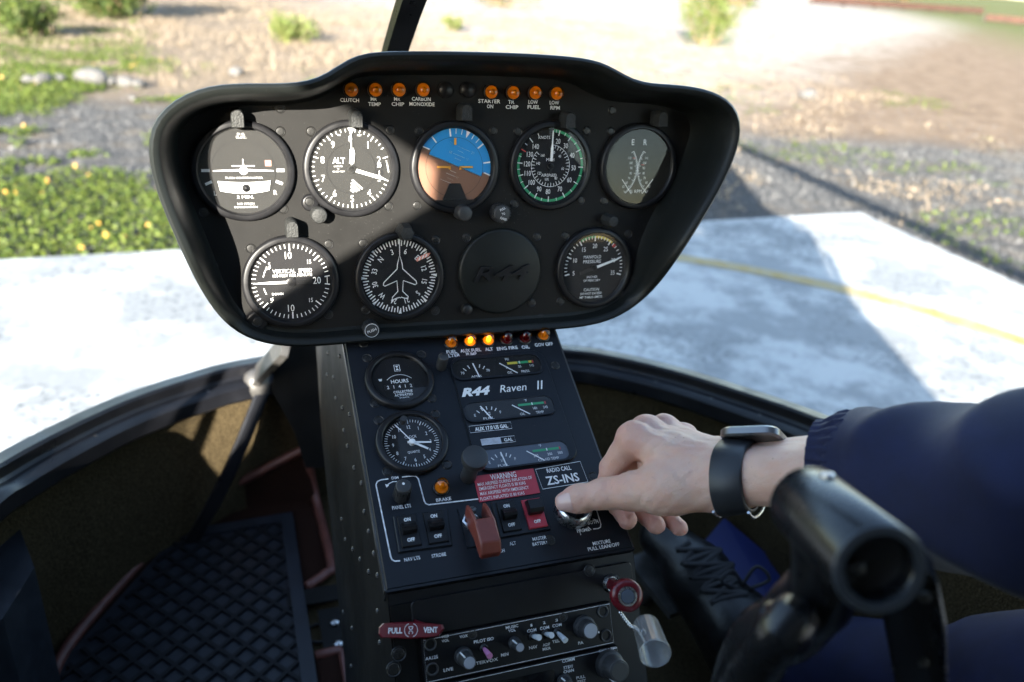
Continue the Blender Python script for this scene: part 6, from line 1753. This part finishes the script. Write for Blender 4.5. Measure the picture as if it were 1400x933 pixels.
# sleeve -----------------------------------------------------------------------------------
cuff0 = J(1138, 626, .552); cuff1 = J(1170, 630, .543)
sl0 = J(1186, 636, .540); sl1 = J(1300, 668, .497); sl2 = J(1430, 680, .448); shp = np.array([0.62, -0.12, 1.60])
def fold(P, c, dirv, wl, amp, seed):
    """ridged cloth folds running across dirv"""
    e1_ = np.cross(dirv, [0.3, .5, .8]); e2_ = np.cross(dirv, e1_)
    t = (P - c) @ dirv; q = (P - c) @ e1_; r = (P - c) @ e2_
    ph = t / wl * 3.1416 + 1.5 * np.sin(q / wl * 1.7 + seed) + 0.9 * np.sin(r / wl * 2.3 + seed * 2.1)
    msk = 0.55 + 0.45 * np.sin(q / wl * 0.9 + r / wl * 0.7 + seed * 3)
    return amp * msk * (1.6 * np.sqrt(np.sin(ph) ** 2 + .02) - 1.0)
sdir = (sl2 - sl0) / np.linalg.norm(sl2 - sl0)
def sleeve(P):
    d = chain(P, [(sl0, sl1, .0415, .0430), (sl1, sl2, .0430, .0520), (sl2, shp, .0520, .075)], .03)
    env = np.exp(-((P - sl1) @ sdir / .11) ** 2)
    d = d + fold(P, sl0, sdir * .8 + np.array([0, .2, .55]), .072, .0050, .3) + fold(P, sl1, sdir * .5 + np.array([.1, .3, -.8]), .040, .0026, 1.7)
    d = np.maximum(d, -((P - (sl0 - sdir * .012)) @ sdir))
    return d
lo_ = np.minimum.reduce([sl0, sl1, sl2, shp]) - .09; hi_ = np.maximum.reduce([sl0, sl1, sl2, shp]) + .09
V, F = surface_net(sleeve, lo_, hi_, .0038)
jk = link_mesh('jacket_sleeve', mesh_vf('jacket_sleeve', V, F), 'navy', person, 179, world=True)
sm = jk.modifiers.new('soften', 'SMOOTH'); sm.factor = .5; sm.iterations = 1
cdir = (cuff1 - cuff0) / np.linalg.norm(cuff1 - cuff0)
cu = CAM_M @ np.array([0, 1.0, 0]); cu -= cdir * (cu @ cdir); cu /= np.linalg.norm(cu); cs_ = np.cross(cdir, cu)
rows = []
NC = 120
for k_, (t, r) in enumerate([(-.012, .0250), (-.006, .0262), (-.002, .0285), (.003, .0315), (.009, .0335), (.015, .0325), (.021, .0330), (.032, .0330)]):
    r_ = []
    for i in range(NC + 1):
        a = 2 * math.pi * i / NC
        wv = .0012 * math.sin(a * 26 + .5 * math.sin(k_ * 1.3)) + .0008 * math.sin(a * 41 + k_)
        wv *= 1 if 1 < k_ < 6 else .4
        r_.append(cuff0 + cdir * t + (cu * math.cos(a) * 1.0 + cs_ * math.sin(a)) * (r + wv))
    rows.append(r_)
MB().grid(rows).build('cuff', 'navy', jk, 179, world=True)
# trousers and boot -----------------------------------------------------------------------
kn = J(1440, 985, .78); an = J(1058, 922, 1.13)
an0 = an; leg_d = (kn - an) / np.linalg.norm(kn - an)
hip = np.array([0.52, -0.05, 1.16])
def trousers(P):
    d = chain(P, [(an, kn, .078, .088), (kn, hip, .090, .105)], .05)
    d = d + fold(P, an, leg_d * .7 + np.array([0, .3, .6]), .12, .010, 1.1) + fold(P, kn, leg_d * .2 + np.array([.6, .2, .5]), .07, .002, .4)
    return np.maximum(d, -((P - (an - leg_d * .045)) @ leg_d))
lo_ = np.minimum.reduce([an, kn, hip]) - .14; hi_ = np.maximum.reduce([an, kn, hip]) + .14
V, F = surface_net(trousers, lo_, hi_, .008)
trs = link_mesh('trousers', mesh_vf('trousers', V, F), 'trouser', person, 179, world=True)
sm = trs.modifiers.new('soften', 'SMOOTH'); sm.factor = .5; sm.iterations = 3
toe = J(905, 735, 1.30); mid = J(955, 785, 1.235); ank = J(1015, 862, 1.165); heel = ank + np.array([0.01, -0.02, -0.075])
bup = np.cross(np.cross(ank - toe, [0, 0, 1.0]), ank - toe); bup /= np.linalg.norm(bup)
if bup[2] < 0: bup = -bup
def boot(P):
    d = chain(P, [(toe, mid, .037, .043), (mid, ank, .043, .050), (ank, an, .050, .062)], .03)
    d = smin(d, cone(P, mid - bup * .02, heel, .040, .042), .03)
    return d
V, F = surface_net(boot, np.minimum.reduce([toe, an, heel]) - .08, np.maximum.reduce([toe, an, heel]) + .08, .005)
bo = link_mesh('boot', mesh_vf('boot', V, F), 'boot', person, 179, world=True)
bo['label'] = 'black lace-up boot on the pedal'
so_ = MB(); 
def surf(px, py, lift=.002):
    d = wray(px, py); t0_, t1_ = .9, 1.45; t = t0_; prev = t0_
    for t in np.linspace(t0_, t1_, 140):
        if boot((CAM_C + d * t)[None])[0] < lift: return CAM_C + d * t
    return None
def lace(pts, r=.0044):
    P = [surf(*p) for p in pts]; P = [p for p in P if p is not None]
    if len(P) > 1: MB().tube(spline(P, 4), r, 8).build('lace', 'lace', bo, 179, world=True)
eyeL = [(925, 752), (934, 772), (946, 790), (960, 808), (972, 826)]; eyeR = [(962, 735), (985, 752), (1002, 772), (1010, 792), (1022, 812)]
for i in range(5):
    a, b = eyeL[i], eyeR[i]; lace([a, ((a[0] + b[0]) / 2, (a[1] + b[1]) / 2 - 2), b])
    if i < 4:
        b2 = eyeR[i + 1]; lace([a, ((a[0] + b2[0]) / 2, (a[1] + b2[1]) / 2), b2]); a2 = eyeL[i + 1]; lace([a2, ((a2[0] + b[0]) / 2, (a2[1] + b[1]) / 2 - 3), b])
bq = surf(1015, 800)
if bq is not None:
    r_ = CAM_M[:, 0]; u_ = CAM_M[:, 1]; n_ = -CAM_M[:, 2]
    for a, b in ((.030, .030), (-.028, .024)):
        MB().tube(spline([bq, bq + r_ * a * .6 + u_ * b + n_ * .01, bq + r_ * a * 1.2 + u_ * b * .4 + n_ * .012, bq + r_ * a * .3 - u_ * .004 + n_ * .006], 5), .0026, 8).build('lace', 'lace', bo, 179, world=True)
for p in eyeL[1:4]:
    q = surf(*p, .001)
    if q is not None: MB().lathe([(.0045, 0), (.004, .0015), (.0022, .0018)], 12, q, [CAM_M[:, 0], CAM_M[:, 1], -CAM_M[:, 2]], close=False).build('eyelet', 'black', bo, 40, world=True)
# pedal under the boot (part of the helicopter)
pc = (toe + mid) / 2 - bup * .055
pdx = np.cross(ank - toe, bup); pdx /= np.linalg.norm(pdx); pdy = (toe - ank) / np.linalg.norm(toe - ank)
MB().box(pc, (.10, .12, .012), [pdx, pdy, bup]).build('pedal', 'alu', heli, world=True)
MB().tube([pc - bup * .004, np.array([pc[0], pc[1] + .06, FLOOR + .001])], .012).build('pedal_arm', 'alu', heli, 40, world=True)
# seat base under the thigh (part of the helicopter)
MB().box((0.54, 0.02, 0.90), (0.42, 0.50, 0.30)).build('seat_base', 'liner', heli, world=True)

# ================================================================= CYCLIC STICK
n0 = J(1202, 778, .312); n1 = J(1106, 690, .384)
cd = n1 - n0; CLn = np.linalg.norm(cd); cd /= CLn
a1 = np.cross(cd, [0, 0, 1]); a1 /= np.linalg.norm(a1); a2 = np.cross(cd, a1); FR = np.array([a1, a2, cd])
foot = np.array([XC + .06, 0.20, FLOOR])
cy = thing('cyclic_stick', (float(foot[0]), float(foot[1]), FLOOR), 'black cyclic stick with an open tube end in front of the jacket sleeve', 'control stick')
MT['cyc'] = mat('satin_black_tube', (0.007, 0.0075, 0.009), 0.26, spec=0.5, rvar=.08, vscale=30)
MB().lathe([(0.0140, 0.0002), (0.0144, -.0014), (0.0180, -.0014), (0.0187, 0.0)], 48, n0, FR, close=False).build('tube_rim', mat('grey_rim', (.030, .036, .046), .4), cy, 50, world=True)
MB().lathe([(0.0137, 0.030), (0.0137, 0.0008), (0.0145, 0), (0.0180, 0), (0.0188, .0010), (0.0188, CLn - .004), (0.0178, CLn - .0035), (0.0178, CLn - .002), (0.0190, CLn - .0015), (0.0190, CLn), (0, CLn)], 48, n0, FR, close=False).build('cross_tube', 'cyc', cy, 40, world=True)
MB().lathe([(0.0136, 0.009), (0.011, 0.0105), (0, 0.0115)], 32, n0, FR, close=False).build('tube_plug', 'black', cy, 60, world=True)
MB().lathe([(.0035, 0), (.0035, .005), (.002, .006), (0, .006)], 10, n0 + cd * .0095 - a1 * .006 + a2 * .003, [a1, a2, -cd], close=False).build('inner_screw', 'screw', cy, 40, world=True)
sc = J(1131, 655, .366); MB().lathe([(.0036, 0), (.0036, .002), (.0026, .003), (0, .0032)], 14, sc, [CAM_M[:, 0], CAM_M[:, 2], CAM_M[:, 1]], close=False).build('clamp_screw', 'steel', cy, 40, world=True)
mid_t = n0 + cd * CLn * .62
p1 = J(1085, 850, .405); p2 = J(1010, 960, .46)
pth = spline([mid_t + np.array([0, 0, -.006]), J(1128, 800, .375), p1, p2, (p2 + foot) / 2 + np.array([0, -.02, 0]), foot], 6)
MB().tube(pth, [.0165] * 8 + [.0175] * (len(pth) - 8), 24).build('post', 'cyc', cy, 40, world=True)
p3 = J(1062, 872, .36); p4 = J(985, 985, .43)
MB().tube(spline([J(1088, 842, .365), p3, p4, p4 + (p4 - p3) * 1.5], 5), [.0108] * 16, 20).build('rod', 'cyc', cy, 40, world=True)
MB().lathe([(.0125, -.004), (.0130, .0), (.0125, .004), (.0108, .005)], 24, p3 + (J(1088, 842, .365) - p3) * .5, None, close=False).build('rod_collar', 'cyc', cy, 40, world=True)
bpl = [J(1205, 830, .372), J(1222, 780, .360), J(1262, 770, .350), J(1284, 800, .350), J(1296, 860, .365), J(1300, 1000, .42), J(1236, 1000, .43)]
bn_ = np.cross(bpl[2] - bpl[0], bpl[5] - bpl[0]); bn_ /= np.linalg.norm(bn_)
if bn_ @ (CAM_C - bpl[0]) < 0: bn_ = -bn_
nb = len(bpl)
bo_ = MB().add(bpl + [p - bn_ * .016 for p in bpl], [tuple(range(nb)), tuple(range(nb, 2 * nb))[::-1]] + [(i, nb + i, nb + (i + 1) % nb, (i + 1) % nb) for i in range(nb)]).build('bracket', 'cyc', cy, world=True)
bv = bo_.modifiers.new('bevel', 'BEVEL'); bv.width = .003; bv.segments = 3
for px, py, dd in ((1264, 816, .352), (1262, 905, .385)):
    MB().lathe([(.0026, 0), (.0022, .0018), (0, .0022)], 12, J(px, py, dd - .004), [CAM_M[:, 0], CAM_M[:, 1], -CAM_M[:, 2]], close=False).build('bracket_screw', 'screw', cy, 40, world=True)
